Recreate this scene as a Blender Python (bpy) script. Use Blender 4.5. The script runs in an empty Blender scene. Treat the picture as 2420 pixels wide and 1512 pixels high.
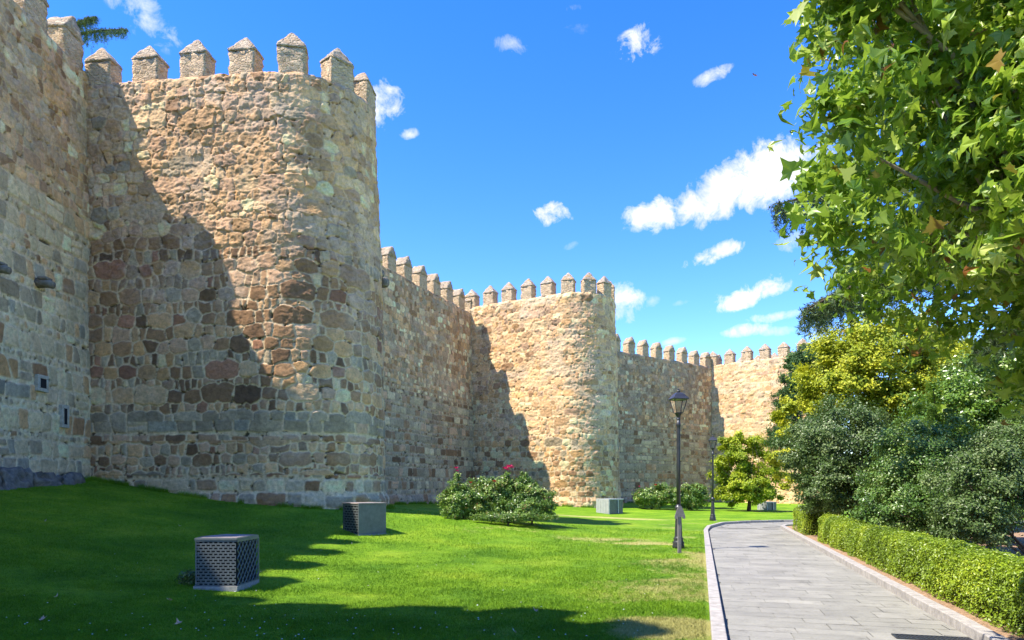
import bpy, bmesh, math, random
import numpy as np
from mathutils import Vector, Matrix
from mathutils import noise as mnoise
R = math.radians
random.seed(7)
RG = np.random.default_rng(11)
scene = bpy.context.scene
C = scene.collection

# ------------------------------------------------------------------ camera
F, CX, HY, EYE = 1650.0, 1210.0, 1150.0, 1.6       # focal length and horizon of the photograph
cam_d = bpy.data.cameras.new('camera')
cam = bpy.data.objects.new('camera', cam_d); C.objects.link(cam)
cam.location = (0, 0, EYE); cam.rotation_euler = (R(90), 0, 0)
cam_d.sensor_width = 36; cam_d.lens = F/2420*36
cam_d.shift_y = (HY-756)/2420
cam_d.clip_start = 0.05; cam_d.clip_end = 3000
scene.camera = cam

def at(px, py, Y):
    return Vector(((px-CX)/F*Y, Y, EYE+(HY-py)/F*Y))

# ------------------------------------------------------------------ sun, sky, exposure
SUN = Vector((-0.625, -0.235, 1.0)).normalized()
sd = bpy.data.lights.new('sun', 'SUN'); sd.energy = 3.25; sd.angle = R(0.5); sd.color = (1.0, 0.93, 0.82)
so = bpy.data.objects.new('sun', sd); C.objects.link(so)
so.rotation_euler = SUN.to_track_quat('Z', 'Y').to_euler(); so.location = (-30, -10, 40)
scene.view_settings.view_transform = 'Standard'
scene.view_settings.look = 'None'
scene.view_settings.exposure = 1.66
scene.view_settings.gamma = 1

world = bpy.data.worlds.new('World'); scene.world = world; world.use_nodes = True
wt = world.node_tree; wt.nodes.clear()
def wn(t, **k):
    n = wt.nodes.new(t)
    for a, b in k.items(): setattr(n, a, b)
    return n
def wl(a, b): wt.links.new(a, b)
sky = wn('ShaderNodeTexSky', sky_type='NISHITA')
sky.sun_disc = False
sky.sun_elevation = math.asin(SUN.z)
sky.sun_rotation = math.atan2(SUN.x, SUN.y)
sky.altitude = 1100; sky.air_density = 1.0; sky.dust_density = 0.0; sky.ozone_density = 2.5
hs = wn('ShaderNodeHueSaturation'); hs.inputs['Hue'].default_value = 0.519; hs.inputs['Saturation'].default_value = 1.36; hs.inputs['Value'].default_value = .99
wl(sky.outputs[0], hs.inputs['Color'])
tc = wn('ShaderNodeTexCoord')
nz = wn('ShaderNodeTexNoise'); nz.inputs['Scale'].default_value = 34; nz.inputs['Detail'].default_value = 10; nz.inputs['Roughness'].default_value = 0.66; nz.inputs['Distortion'].default_value = .35
wl(tc.outputs['Generated'], nz.inputs['Vector'])
nz2 = wn('ShaderNodeTexNoise'); nz2.inputs['Scale'].default_value = 9; nz2.inputs['Detail'].default_value = 3
wl(tc.outputs['Generated'], nz2.inputs['Vector'])
def wmath(op, a, b=None, c=None):
    n = wn('ShaderNodeMath', operation=op)
    for i, v in enumerate((a, b, c)):
        if v is None: continue
        if isinstance(v, (int, float)): n.inputs[i].default_value = v
        else: wl(v, n.inputs[i])
    return n.outputs[0]
def wvec(op, a, b):
    n = wn('ShaderNodeVectorMath', operation=op)
    for i, v in enumerate((a, b)):
        if isinstance(v, (tuple, Vector)): n.inputs[i].default_value = tuple(v)
        else: wl(v, n.inputs[i])
    return n
# each cloud: centre, half sizes, tilt, density, roughness of its edge
CLOUDS = [(330, 20, 88, 44, -35, .60, 1.3), (905, 240, 50, 52, 20, 1.0, .7), (968, 315, 26, 12, 10, .75, .8),
 (1212, 106, 52, 18, -10, .5, 1.3), (1512, 100, 70, 32, 22, .85, 1.2), (1358, 17, 22, 9, 0, .45, 1.2), (1372, 62, 34, 14, 0, .3, 1.3),
 (1682, 181, 46, 15, 18, .7, 1.1), (1560, 500, 115, 36, 3, 1.3, .55), (1700, 458, 145, 66, 20, 1.5, .5), (1830, 415, 125, 80, 12, 1.6, .5), (1640, 486, 115, 48, 12, 1.4, .5),
 (1312, 505, 68, 26, 5, 1.0, .9), (1492, 541, 26, 9, 0, .6, 1), (1705, 594, 85, 20, 15, .95, .9),
 (1778, 692, 98, 27, 16, 1.05, .8), (1478, 714, 52, 46, 0, 1.1, .6), (1540, 712, 20, 14, 30, .5, 1), (1832, 748, 58, 13, 3, .8, .8),
 (1765, 780, 56, 15, 3, .85, .8), (1840, 781, 45, 11, 0, .6, .9), (1590, 806, 30, 9, 8, .7, .8), (1945, 792, 50, 22, 10, .7, .9), (1350, 580, 16, 7, 20, .35, 1.2),
 (1610, 715, 22, 7, 10, .4, 1), (1880, 570, 50, 25, 0, .7, .8)]
acc = None
for (px, py, a, b, rot, dens, rough) in CLOUDS:
    d = Vector(((px-CX)/F, 1, (HY-py)/F)).normalized()
    r0 = d.cross(Vector((0, 0, 1))).normalized(); u0 = r0.cross(d).normalized()
    ca, sa = math.cos(R(rot)), math.sin(R(rot))
    rr = r0*ca+u0*sa; uu = u0*ca-r0*sa
    k = 1/math.sqrt(1+((px-CX)/F)**2+((HY-py)/F)**2)
    A, B = a/F*k, b/F*k
    sub = wvec('SUBTRACT', tc.outputs['Generated'], d)
    x = wvec('DOT_PRODUCT', sub.outputs[0], rr/A).outputs['Value']
    y = wvec('DOT_PRODUCT', sub.outputs[0], uu/B).outputs['Value']
    z = wvec('DOT_PRODUCT', sub.outputs[0], d/0.4).outputs['Value']
    r2 = wmath('ADD', wmath('ADD', wmath('MULTIPLY', x, x), wmath('MULTIPLY', y, y)), wmath('MULTIPLY', z, z))
    m = wmath('SUBTRACT', 0.85, r2)
    m = wmath('ADD', m, wmath('MULTIPLY', wmath('SUBTRACT', nz.outputs['Fac'], 0.5), 6.2*rough))
    m = wmath('ADD', m, wmath('MULTIPLY', wmath('SUBTRACT', nz2.outputs['Fac'], 0.5), 1.2))
    n = wn('ShaderNodeMath', operation='MULTIPLY', use_clamp=True); wl(m, n.inputs[0]); n.inputs[1].default_value = .95*dens
    fall = wmath('SUBTRACT', 1.75, r2); fn = wn('ShaderNodeMath', operation='MULTIPLY', use_clamp=True); wl(fall, fn.inputs[0]); fn.inputs[1].default_value = 1.6
    m = wmath('MULTIPLY', n.outputs[0], fn.outputs[0])
    m = wmath('MULTIPLY', m, min(1.0, dens))
    acc = m if acc is None else wmath('MAXIMUM', acc, m)
mix = wn('ShaderNodeMix', data_type='RGBA')
wl(acc, mix.inputs['Factor']); wl(hs.outputs[0], mix.inputs['A'])
cr = wn('ShaderNodeValToRGB'); wl(nz2.outputs['Fac'], cr.inputs[0])
cr.color_ramp.elements[0].position = .3; cr.color_ramp.elements[0].color = (2.05, 2.15, 2.3, 1)
cr.color_ramp.elements[1].position = .62; cr.color_ramp.elements[1].color = (2.6, 2.63, 2.7, 1)
wl(cr.outputs[0], mix.inputs['B'])
bg = wn('ShaderNodeBackground'); bg.inputs['Strength'].default_value = 0.15
wl(mix.outputs['Result'], bg.inputs['Color'])
wo = wn('ShaderNodeOutputWorld'); wl(bg.outputs[0], wo.inputs['Surface'])

# ------------------------------------------------------------------ helpers
def tag(o, label=None, cat=None, group=None, kind=None):
    if label: o['label'] = label
    if cat: o['category'] = cat
    if group: o['group'] = group
    if kind: o['kind'] = kind
    return o
def empty(name, loc=(0, 0, 0), rz=0, parent=None):
    o = bpy.data.objects.new(name, None); C.objects.link(o)
    o.location = loc; o.rotation_euler = (0, 0, rz); o.empty_display_size = .2
    if parent: o.parent = parent
    return o
def link(name, me, mat, parent=None, loc=None):
    o = bpy.data.objects.new(name, me); C.objects.link(o)
    if mat and not me.materials: me.materials.append(mat)
    if parent: o.parent = parent
    if loc: o.location = loc
    return o
def npmesh(name, V, Fc, smooth=True):
    """V (n,3), Fc (m,k) all faces the same size"""
    V = np.asarray(V, np.float32); Fc = np.asarray(Fc, np.int32)
    me = bpy.data.meshes.new(name); k = Fc.shape[1]
    me.vertices.add(len(V)); me.vertices.foreach_set('co', V.ravel())
    me.loops.add(Fc.size); me.loops.foreach_set('vertex_index', Fc.ravel())
    me.polygons.add(len(Fc)); me.polygons.foreach_set('loop_start', np.arange(0, Fc.size, k, dtype=np.int32))
    me.update(calc_edges=True)
    me.polygons.foreach_set('use_smooth', np.full(len(Fc), smooth, bool))
    return me
def fattr(me, name, vals):
    a = me.attributes.new(name, 'FLOAT', 'POINT'); a.data.foreach_set('value', np.asarray(vals, np.float32).ravel())
def cattr(me, name, col):
    a = me.attributes.new(name, 'FLOAT_COLOR', 'POINT')
    c = np.ones((len(col), 4), np.float32); c[:, :3] = col; a.data.foreach_set('color', c.ravel())

class MB:
    """collects shapes into one mesh"""
    def __init__(s): s.bm = bmesh.new()
    def box(s, c, size, rz=0, bev=0, M=None):
        g = bmesh.ops.create_cube(s.bm, size=1)['verts']
        T = Matrix.Translation(c) @ Matrix.Rotation(rz, 4, 'Z') @ Matrix.Diagonal((*size, 1))
        if M is not None: T = M @ T
        bmesh.ops.transform(s.bm, matrix=T, verts=g)
        if bev:
            ed = list({e for v in g for e in v.link_edges})
            bmesh.ops.bevel(s.bm, geom=ed, offset=bev, segments=2, affect='EDGES', profile=.5)
        return s
    def tube(s, pts, rad, seg=8, cap=True):
        pts = [Vector(p) for p in pts]
        if not hasattr(rad, '__len__'): rad = [rad]*len(pts)
        rings = []; up = Vector((0, 0, 1))
        for i, p in enumerate(pts):
            d = (pts[min(i+1, len(pts)-1)]-pts[max(i-1, 0)]).normalized()
            a = d.cross(up if abs(d.z) < .95 else Vector((1, 0, 0))).normalized(); b = d.cross(a)
            rings.append([s.bm.verts.new(p+(a*math.cos(t)+b*math.sin(t))*rad[i]) for t in [2*math.pi*k/seg for k in range(seg)]])
        for q in range(len(rings)-1):
            for k in range(seg):
                s.bm.faces.new((rings[q][k], rings[q][(k+1) % seg], rings[q+1][(k+1) % seg], rings[q+1][k]))
        if cap:
            s.bm.faces.new(rings[0]); s.bm.faces.new(rings[-1][::-1])
        return s
    def lathe(s, prof, seg=24, c=(0, 0, 0), rot=0):
        rings = []
        for r, z in prof:
            rings.append([s.bm.verts.new((c[0]+r*math.cos(2*math.pi*k/seg+rot), c[1]+r*math.sin(2*math.pi*k/seg+rot), c[2]+z)) for k in range(seg)])
        for q in range(len(rings)-1):
            for k in range(seg):
                s.bm.faces.new((rings[q][k], rings[q][(k+1) % seg], rings[q+1][(k+1) % seg], rings[q+1][k]))
        s.bm.faces.new(rings[0][::-1]); s.bm.faces.new(rings[-1])
        return s
    def prism(s, poly, z0, z1):
        a = [s.bm.verts.new((x, y, z0)) for x, y in poly]; b = [s.bm.verts.new((x, y, z1)) for x, y in poly]
        n = len(poly)
        for i in range(n): s.bm.faces.new((a[i], a[(i+1) % n], b[(i+1) % n], b[i]))
        s.bm.faces.new(a[::-1]); s.bm.faces.new(b)
        return s
    def build(s, name, mat, parent=None, smooth=False, loc=None):
        bmesh.ops.recalc_face_normals(s.bm, faces=s.bm.faces)
        me = bpy.data.meshes.new(name); s.bm.to_mesh(me); s.bm.free()
        if smooth: me.polygons.foreach_set('use_smooth', np.ones(len(me.polygons), bool))
        return link(name, me, mat, parent, loc)
def copy_tree(o, parent=None):
    c = o.copy(); C.objects.link(c); c.parent = parent
    for ch in list(o.children): copy_tree(ch, c)
    return c

# value noise
def _h(ix, iy, s):
    h = (ix.astype(np.int64)*374761393 + iy.astype(np.int64)*668265263 + s*974711) & 0xffffffff
    h = ((h ^ (h >> 13))*1274126177) & 0xffffffff
    h = ((h ^ (h >> 16))*2246822519) & 0xffffffff
    return ((h ^ (h >> 15)) & 0xffffff)/float(0xffffff)
def vn(x, y, s=0):
    x = np.asarray(x, float); y = np.asarray(y, float)
    xi = np.floor(x); yi = np.floor(y); fx = x-xi; fy = y-yi
    fx = fx*fx*fx*(fx*(fx*6-15)+10); fy = fy*fy*fy*(fy*(fy*6-15)+10)
    a = _h(xi, yi, s); b = _h(xi+1, yi, s); c = _h(xi, yi+1, s); d = _h(xi+1, yi+1, s)
    return (a*(1-fx)+b*fx)*(1-fy)+(c*(1-fx)+d*fx)*fy
def fbm(x, y, s=0, o=4, g=.5):
    t = 0; a = 1; n = 0
    for i in range(o):
        t = t+a*vn(x*2**i+17.3*i, y*2**i-9.1*i, s+i); n += a; a *= g
    return t/n
def sst(a, b, x):
    t = np.clip((x-a)/(b-a), 0, 1); return t*t*(3-2*t)

# ------------------------------------------------------------------ materials
def mat(name):
    m = bpy.data.materials.new(name); m.use_nodes = True
    nt = m.node_tree; nt.nodes.clear()
    p = nt.nodes.new('ShaderNodeBsdfPrincipled'); o = nt.nodes.new('ShaderNodeOutputMaterial')
    nt.links.new(p.outputs[0], o.inputs[0])
    return m, nt, p, o
def N(nt, t, ins=None, **k):
    n = nt.nodes.new(t)
    for a, b in k.items(): setattr(n, a, b)
    for a, b in (ins or {}).items():
        if hasattr(b, 'is_output') or isinstance(b, bpy.types.NodeSocket): nt.links.new(b, n.inputs[a])
        else: n.inputs[a].default_value = b
    return n
def ramp(nt, fac, stops, interp='LINEAR'):
    n = nt.nodes.new('ShaderNodeValToRGB'); nt.links.new(fac, n.inputs[0]); r = n.color_ramp; r.interpolation = interp
    while len(r.elements) < len(stops): r.elements.new(.5)
    for e, (p, c) in zip(r.elements, stops):
        e.position = p; e.color = (*c, 1) if len(c) == 3 else c
    return n.outputs[0]
def mixc(nt, f, a, b, blend='MIX'):
    n = nt.nodes.new('ShaderNodeMix'); n.data_type = 'RGBA'; n.blend_type = blend
    for s, v in (('Factor', f), ('A', a), ('B', b)):
        if isinstance(v, bpy.types.NodeSocket): nt.links.new(v, n.inputs[s])
        elif isinstance(v, (int, float)): n.inputs[s].default_value = v
        else: n.inputs[s].default_value = (*v, 1)
    return n.outputs['Result']
def bump(nt, h, p, strength=.5, dist=.02):
    b = N(nt, 'ShaderNodeBump', {'Height': h, 'Strength': strength, 'Distance': dist}); nt.links.new(b.outputs[0], p.inputs['Normal'])

def mat_masonry():
    m, nt, p, o = mat('masonry')
    a = N(nt, 'ShaderNodeAttribute', attribute_name='Col')
    g = N(nt, 'ShaderNodeTexCoord')
    n1 = N(nt, 'ShaderNodeTexNoise', {'Vector': g.outputs['Object'], 'Scale': 9., 'Detail': 8., 'Roughness': .65})
    n2 = N(nt, 'ShaderNodeTexNoise', {'Vector': g.outputs['Object'], 'Scale': 45., 'Detail': 5., 'Roughness': .7})
    n3 = N(nt, 'ShaderNodeTexNoise', {'Vector': g.outputs['Object'], 'Scale': .8, 'Detail': 4.})
    c = mixc(nt, .75, a.outputs['Color'], ramp(nt, n1.outputs[0], [(.3, (.62, .60, .58)), (.5, (1, 1, 1)), (.72, (1.35, 1.32, 1.25))]), 'MULTIPLY')
    c = mixc(nt, .5, c, ramp(nt, n2.outputs[0], [(.35, (.65, .63, .6)), (.6, (1.15, 1.15, 1.15))]), 'MULTIPLY')
    c = mixc(nt, .5, c, ramp(nt, n3.outputs[0], [(.35, (.8, .78, .74)), (.65, (1.15, 1.12, 1.06))]), 'MULTIPLY')
    nt.links.new(c, p.inputs['Base Color']); p.inputs['Roughness'].default_value = .9; p.inputs['Specular IOR Level'].default_value = .25
    h = N(nt, 'ShaderNodeMath', {0: n1.outputs[0], 1: n2.outputs[0]}, operation='ADD')
    bump(nt, h.outputs[0], p, .75, .03)
    return m
def mat_rubble(name, cols, scale=6.5, mortar=(.42, .35, .27)):
    m, nt, p, o = mat(name)
    g = N(nt, 'ShaderNodeTexCoord'); oi = N(nt, 'ShaderNodeObjectInfo')
    ad = N(nt, 'ShaderNodeVectorMath', {0: g.outputs['Object'], 1: oi.outputs['Random']}, operation='MULTIPLY_ADD')
    cm = N(nt, 'ShaderNodeCombineXYZ', {0: oi.outputs['Random'], 1: oi.outputs['Random'], 2: 0.})
    sc = N(nt, 'ShaderNodeVectorMath', {0: cm.outputs[0]}, operation='SCALE'); sc.inputs['Scale'].default_value = 31
    av = N(nt, 'ShaderNodeVectorMath', {0: g.outputs['Object'], 1: sc.outputs[0]}, operation='ADD')
    nw = N(nt, 'ShaderNodeTexNoise', {'Vector': av.outputs[0], 'Scale': 3., 'Detail': 3.})
    wv = N(nt, 'ShaderNodeVectorMath', {0: nw.outputs['Color']}, operation='SCALE'); wv.inputs['Scale'].default_value = .25
    av2 = N(nt, 'ShaderNodeVectorMath', {0: av.outputs[0], 1: wv.outputs[0]}, operation='ADD')
    mp = N(nt, 'ShaderNodeMapping', {'Vector': av2.outputs[0], 'Scale': (1, 1, 2.0)})
    v1 = N(nt, 'ShaderNodeTexVoronoi', {'Vector': mp.outputs[0], 'Scale': scale})
    v2 = N(nt, 'ShaderNodeTexVoronoi', {'Vector': mp.outputs[0], 'Scale': scale}, feature='DISTANCE_TO_EDGE')
    sx = N(nt, 'ShaderNodeSeparateColor', {0: v1.outputs['Color']})
    c = ramp(nt, sx.outputs[0], [(i/(len(cols)-1), k) for i, k in enumerate(cols)])
    ed = ramp(nt, v2.outputs[0], [(.03, (0, 0, 0)), (.13, (1, 1, 1))])
    n1 = N(nt, 'ShaderNodeTexNoise', {'Vector': av.outputs[0], 'Scale': 14., 'Detail': 8., 'Roughness': .7})
    c = mixc(nt, ed, mortar, c)
    c = mixc(nt, .7, c, ramp(nt, n1.outputs[0], [(.3, (.6, .58, .55)), (.5, (1, 1, 1)), (.7, (1.25, 1.22, 1.17))]), 'MULTIPLY')
    nt.links.new(c, p.inputs['Base Color']); p.inputs['Roughness'].default_value = .92; p.inputs['Specular IOR Level'].default_value = .2
    h = N(nt, 'ShaderNodeMath', {0: ed, 1: n1.outputs[0]}, operation='ADD')
    bump(nt, h.outputs[0], p, .8, .06)
    return m
def mat_simple(name, col, rough=.6, metal=0, var=.25, scale=8, bmp=.15, spec=.4, bdist=.01):
    m, nt, p, o = mat(name)
    g = N(nt, 'ShaderNodeTexCoord')
    n1 = N(nt, 'ShaderNodeTexNoise', {'Vector': g.outputs['Object'], 'Scale': float(scale), 'Detail': 7., 'Roughness': .65})
    lo = tuple(v*(1-var) for v in col); hi = tuple(min(1, v*(1+var)) for v in col)
    nt.links.new(ramp(nt, n1.outputs[0], [(.3, lo), (.7, hi)]), p.inputs['Base Color'])
    p.inputs['Roughness'].default_value = rough; p.inputs['Metallic'].default_value = metal; p.inputs['Specular IOR Level'].default_value = spec
    if bmp: bump(nt, n1.outputs[0], p, bmp, bdist)
    return m
def mat_leaf(name, stops, rough=.4, trans=.3, spec=.5, tcol=(.35, .5, .05)):
    m, nt, p, o = mat(name)
    a = N(nt, 'ShaderNodeAttribute', attribute_name='rnd')
    c = ramp(nt, a.outputs['Fac'], stops)
    nt.links.new(c, p.inputs['Base Color']); p.inputs['Roughness'].default_value = rough; p.inputs['Specular IOR Level'].default_value = spec
    t = N(nt, 'ShaderNodeBsdfTranslucent'); nt.links.new(mixc(nt, .5, c, tcol), t.inputs[0])
    mx = N(nt, 'ShaderNodeMixShader', {0: trans, 1: p.outputs[0], 2: t.outputs[0]}); nt.links.new(mx.outputs[0], o.inputs[0])
    return m
def mat_lawn():
    m, nt, p, o = mat('lawn_grass')
    g = N(nt, 'ShaderNodeNewGeometry')
    n1 = N(nt, 'ShaderNodeTexNoise', {'Vector': g.outputs['Position'], 'Scale': .55, 'Detail': 5., 'Roughness': .6})
    n2 = N(nt, 'ShaderNodeTexNoise', {'Vector': g.outputs['Position'], 'Scale': 7., 'Detail': 6., 'Roughness': .7})
    n3 = N(nt, 'ShaderNodeTexNoise', {'Vector': g.outputs['Position'], 'Scale': 60., 'Detail': 4., 'Roughness': .8})
    a = N(nt, 'ShaderNodeAttribute', attribute_name='dry')
    c = ramp(nt, n1.outputs[0], [(.3, (.09, .22, .008)), (.52, (.17, .33, .012)), (.72, (.29, .43, .026))])
    c = mixc(nt, .6, c, ramp(nt, n2.outputs[0], [(.3, (.55, .6, .5)), (.5, (1, 1, 1)), (.7, (1.5, 1.3, 1.1))]), 'MULTIPLY')
    c = mixc(nt, .7, c, ramp(nt, n3.outputs[0], [(.33, (.32, .38, .3)), (.62, (1.5, 1.38, 1.3))]), 'MULTIPLY')
    dm = N(nt, 'ShaderNodeMath', {0: a.outputs['Fac'], 1: n2.outputs[0]}, operation='ADD')
    df = ramp(nt, dm.outputs[0], [(.75, (0, 0, 0)), (1.0, (1, 1, 1))])
    dc = ramp(nt, n3.outputs[0], [(.35, (.36, .34, .09)), (.65, (.66, .56, .22))])
    dk = N(nt, 'ShaderNodeMath', {0: df, 1: .85}, operation='MULTIPLY')
    c = mixc(nt, dk.outputs[0], c, dc)
    nt.links.new(c, p.inputs['Base Color']); p.inputs['Roughness'].default_value = .75; p.inputs['Specular IOR Level'].default_value = .15
    h = N(nt, 'ShaderNodeMath', {0: n2.outputs[0], 1: n3.outputs[0]}, operation='ADD')
    bump(nt, h.outputs[0], p, .9, .04)
    return m
M_ = {}
M_['masonry'] = mat_masonry()
M_['rubble'] = mat_rubble('rubble_stone', [(.36, .25, .14), (.66, .47, .28), (.54, .38, .23), (.68, .50, .30), (.52, .34, .20)], scale=5.2, mortar=(.64, .47, .28))
M_['rubble_dark'] = mat_rubble('rubble_stone_dark', [(.12, .10, .085), (.25, .20, .15), (.2, .17, .14), (.3, .25, .19)])
M_['cap'] = mat_rubble('merlon_cap_stone', [(.40, .31, .21), (.54, .43, .29), (.34, .25, .16), (.48, .33, .19)], 5, (.48, .38, .26))
M_['cap_lichen'] = mat_rubble('merlon_cap_lichen', [(.45, .33, .2), (.50, .30, .14), (.42, .34, .25), (.5, .42, .32)], 5, (.45, .36, .26))
M_['lawn'] = mat_lawn()
M_['soil'] = mat_simple('bare_soil', (.34, .22, .13), .95, 0, .5, 22, .9, .1, .04)
M_['kerb'] = mat_simple('kerb_granite', (.34, .315, .28), .85, 0, .3, 9, .3, .3)
M_['iron'] = mat_simple('painted_iron', (.045, .047, .052), .38, .3, .3, 12, .08, .5)
M_['greysteel'] = mat_simple('grey_painted_steel', (.13, .145, .14), .5, .3, .25, 6, .08, .5)
M_['lightsteel'] = mat_simple('pale_sunlit_steel', (.42, .43, .42), .5, .2, .15, 5, .08, .5)
M_['dark'] = mat_simple('dark_interior', (.012, .012, .014), .8, 0, .3, 8, 0)
M_['concrete'] = mat_simple('concrete', (.30, .28, .25), .9, 0, .3, 16, .5, .2)
M_['concrete_pale'] = mat_simple('pale_dressed_stone', (.46, .42, .33), .9, 0, .3, 10, .6, .2)
M_['lid'] = mat_simple('dusty_metal_lid', (.30, .25, .22), .7, .2, .4, 9, .2, .3)
M_['bark'] = mat_simple('bark', (.10, .075, .055), .95, 0, .45, 14, .9, .15, .03)
M_['bark_pale'] = mat_simple('pale_bark', (.26, .22, .16), .9, 0, .4, 9, .7, .15, .03)
M_['rock'] = mat_simple('bedrock', (.21, .18, .14), .95, 0, .5, 5, 1., .2, .08)
M_['post'] = mat_simple('weathered_grey_post', (.20, .18, .17), .8, 0, .2, 20, .3, .2)
M_['hill'] = mat_simple('hillside', (.05, .08, .03), .95, 0, .4, .3, .3, .1)
mg, nt, p, o = mat('lantern_glass'); p.inputs['Base Color'].default_value = (.9, .92, .9, 1); p.inputs['Roughness'].default_value = .05
p.inputs['Transmission Weight'].default_value = 1; p.inputs['IOR'].default_value = 1.05; p.inputs['Alpha'].default_value = .35; M_['glass'] = mg
M_['leaf_plane'] = mat_leaf('plane_leaf', [(0, (.06, .13, .010)), (.35, (.17, .30, .02)), (.7, (.36, .48, .045)), (.965, (.58, .63, .20)), (.985, (.40, .25, .06)), (1, (.22, .07, .02))], .36, .42, .6)
M_['leaf_yellow'] = mat_leaf('golden_leaf', [(0, (.17, .24, .015)), (.35, (.34, .40, .022)), (.75, (.50, .52, .03)), (1, (.62, .60, .05))], .5, .3, .3, (.5, .5, .03))
M_['leaf_privet'] = mat_leaf('glossy_dark_leaf', [(0, (.045, .085, .015)), (.5, (.10, .165, .035)), (.85, (.15, .21, .075)), (1, (.25, .31, .11))], .42, .2, .45, (.2, .35, .05))
M_['leaf_lime'] = mat_leaf('lime_green_leaf', [(0, (.16, .23, .014)), (.5, (.34, .42, .02)), (.85, (.48, .54, .03)), (1, (.58, .60, .05))], .45, .3, .35, (.5, .55, .03))
M_['leaf_laurel'] = mat_leaf('green_shrub_leaf', [(0, (.045, .10, .012)), (.5, (.10, .20, .03)), (.85, (.20, .31, .06)), (1, (.34, .42, .14))], .36, .2, .6)
M_['leaf_bright'] = mat_leaf('bright_leaf', [(0, (.06, .13, .014)), (.5, (.13, .25, .024)), (.85, (.26, .40, .06)), (1, (.40, .48, .16))], .32, .25, .7)
M_['leaf_hedge'] = mat_leaf('hedge_leaf', [(0, (.09, .15, .010)), (.5, (.22, .32, .014)), (.85, (.36, .44, .022)), (1, (.48, .52, .05))], .4, .25, .45)
M_['leaf_rose'] = mat_leaf('rose_leaf', [(0, (.06, .12, .016)), (.5, (.15, .26, .035)), (.85, (.30, .40, .08)), (.93, (.3, .3, .1)), (1, (.32, .14, .06))], .33, .2, .7)
M_['needle'] = mat_leaf('cedar_needle', [(0, (.045, .08, .035)), (.6, (.09, .145, .06)), (1, (.18, .25, .10))], .6, .1, .2)
M_['needle_far'] = mat_leaf('pine_foliage', [(0, (.03, .07, .02)), (.6, (.07, .14, .04)), (1, (.13, .21, .06))], .6, .1, .2)
M_['petal'] = mat_simple('rose_petal', (.85, .03, .22), .5, 0, .25, 30, .1, .3)
M_['petal_red'] = mat_simple('red_rose_petal', (.60, .03, .03), .5, 0, .25, 30, .1, .3)
M_['petal_white'] = mat_simple('daisy_petal', (.8, .82, .8), .6, 0, .1, 30, 0, .3)
M_['deadleaf'] = mat_simple('dead_leaf', (.48, .30, .18), .8, 0, .4, 25, .3, .2)
M_['deadleaf_pale'] = mat_simple('pale_dead_leaf', (.62, .52, .46), .8, 0, .25, 25, .3, .2)
M_['core'] = mat_simple('hedge_dark_core', (.02, .03, .008), .95, 0, .4, 12, .8, .1)

# ------------------------------------------------------------------ ground
CP = np.array([(-13.1, 4, 1.3), (-13.1, 10, 1.45), (-13.1, 17.8, 1.62), (-13, 21.9, 1.83), (-11.6, 21.8, 1.62), (-10.2, 21.6, 1.38), (-8.4, 21.5, 1.16), (-6.6, 21.3, 1.05),
 (-4.6, 24, .93), (-7, 34.5, .72), (-3, 45, .6), (3, 42.6, .45), (6.5, 45, .38), (9, 55, .3), (18, 62, .25), (23, 57.5, .2), (28, 60, .1),
 (-4.4, 10.8, .04), (-3.7, 17.7, .33), (5.5, 39, .06), (-.4, 22, .50), (-.4, 25.5, .5), (4.2, 17.6, .04), (9.2, 32.2, .04), (-5, 7, .05), (-9, 8, .5), (-9, 14, .75), (-7, 17, .6),
 (2.2, 7.4, .04), (2.9, 10, .04), (4.6, 16.5, .04), (6.8, 24.7, .04), (9, 30.4, .04), (12.4, 32, .04), (20, 33, .04), (1, 0, 0), (0, 12, .03), (1.5, 20, .12),
 (5, 0, .04), (8, 10, .04), (10, 20, .04), (20, 20, .04), (30, 30, 0), (30, 10, 0), (17, 46, .03), (-4, 0, .1), (-9, 0, .6), (35, 60, 0), (-20, 30, 1.5), (-20, 60, 1), (5, 70, .5)])
_D = np.hypot(CP[:, None, 0]-CP[None, :, 0], CP[:, None, 1]-CP[None, :, 1])
_A = np.zeros((len(CP)+3,)*2); _A[:len(CP), :len(CP)] = _D; _A[:len(CP), -3] = 1; _A[:len(CP), -2:] = CP[:, :2]; _A[-3:, :] = _A[:, -3:].T
_W = np.linalg.solve(_A+0, np.concatenate([CP[:, 2], [0, 0, 0]]))
def gz(x, y):
    x = np.clip(np.atleast_1d(np.asarray(x, float)), -22, 36); y = np.clip(np.atleast_1d(np.asarray(y, float)), -4, 72)
    sh = x.shape; x = x.ravel(); y = y.ravel(); z = np.zeros(len(x))
    for i in range(0, len(x), 20000):
        d = np.hypot(x[i:i+20000, None]-CP[None, :, 0], y[i:i+20000, None]-CP[None, :, 1])
        z[i:i+20000] = d@_W[:len(CP)] + _W[-3] + x[i:i+20000]*_W[-2] + y[i:i+20000]*_W[-1]
    return z.reshape(sh)
def g1(x, y): return float(gz(x, y)[0])
PL = [(-2.1, -9), (.27, 0), (6.95, 24.75), (7.75, 27.2), (9.1, 29.9), (10.6, 31.1), (12.4, 31.8), (24, 33.2), (45, 34)]      # left / far edge of the path
PR = [(.26, -9), (2.78, 0), (10.26, 26.7), (10.75, 27.6), (11.8, 28.1), (24, 29.4), (45, 30.2)]                               # right / near edge
def inside(x, y, poly):
    x = np.asarray(x); y = np.asarray(y); r = np.zeros(x.shape, bool); n = len(poly)
    for i in range(n):
        x0, y0 = poly[i]; x1, y1 = poly[(i+1) % n]
        c = ((y0 > y) != (y1 > y)) & (x < (x1-x0)*(y-y0)/((y1-y0) if y1 != y0 else 1e-9)+x0)
        r ^= c
    return r
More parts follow.
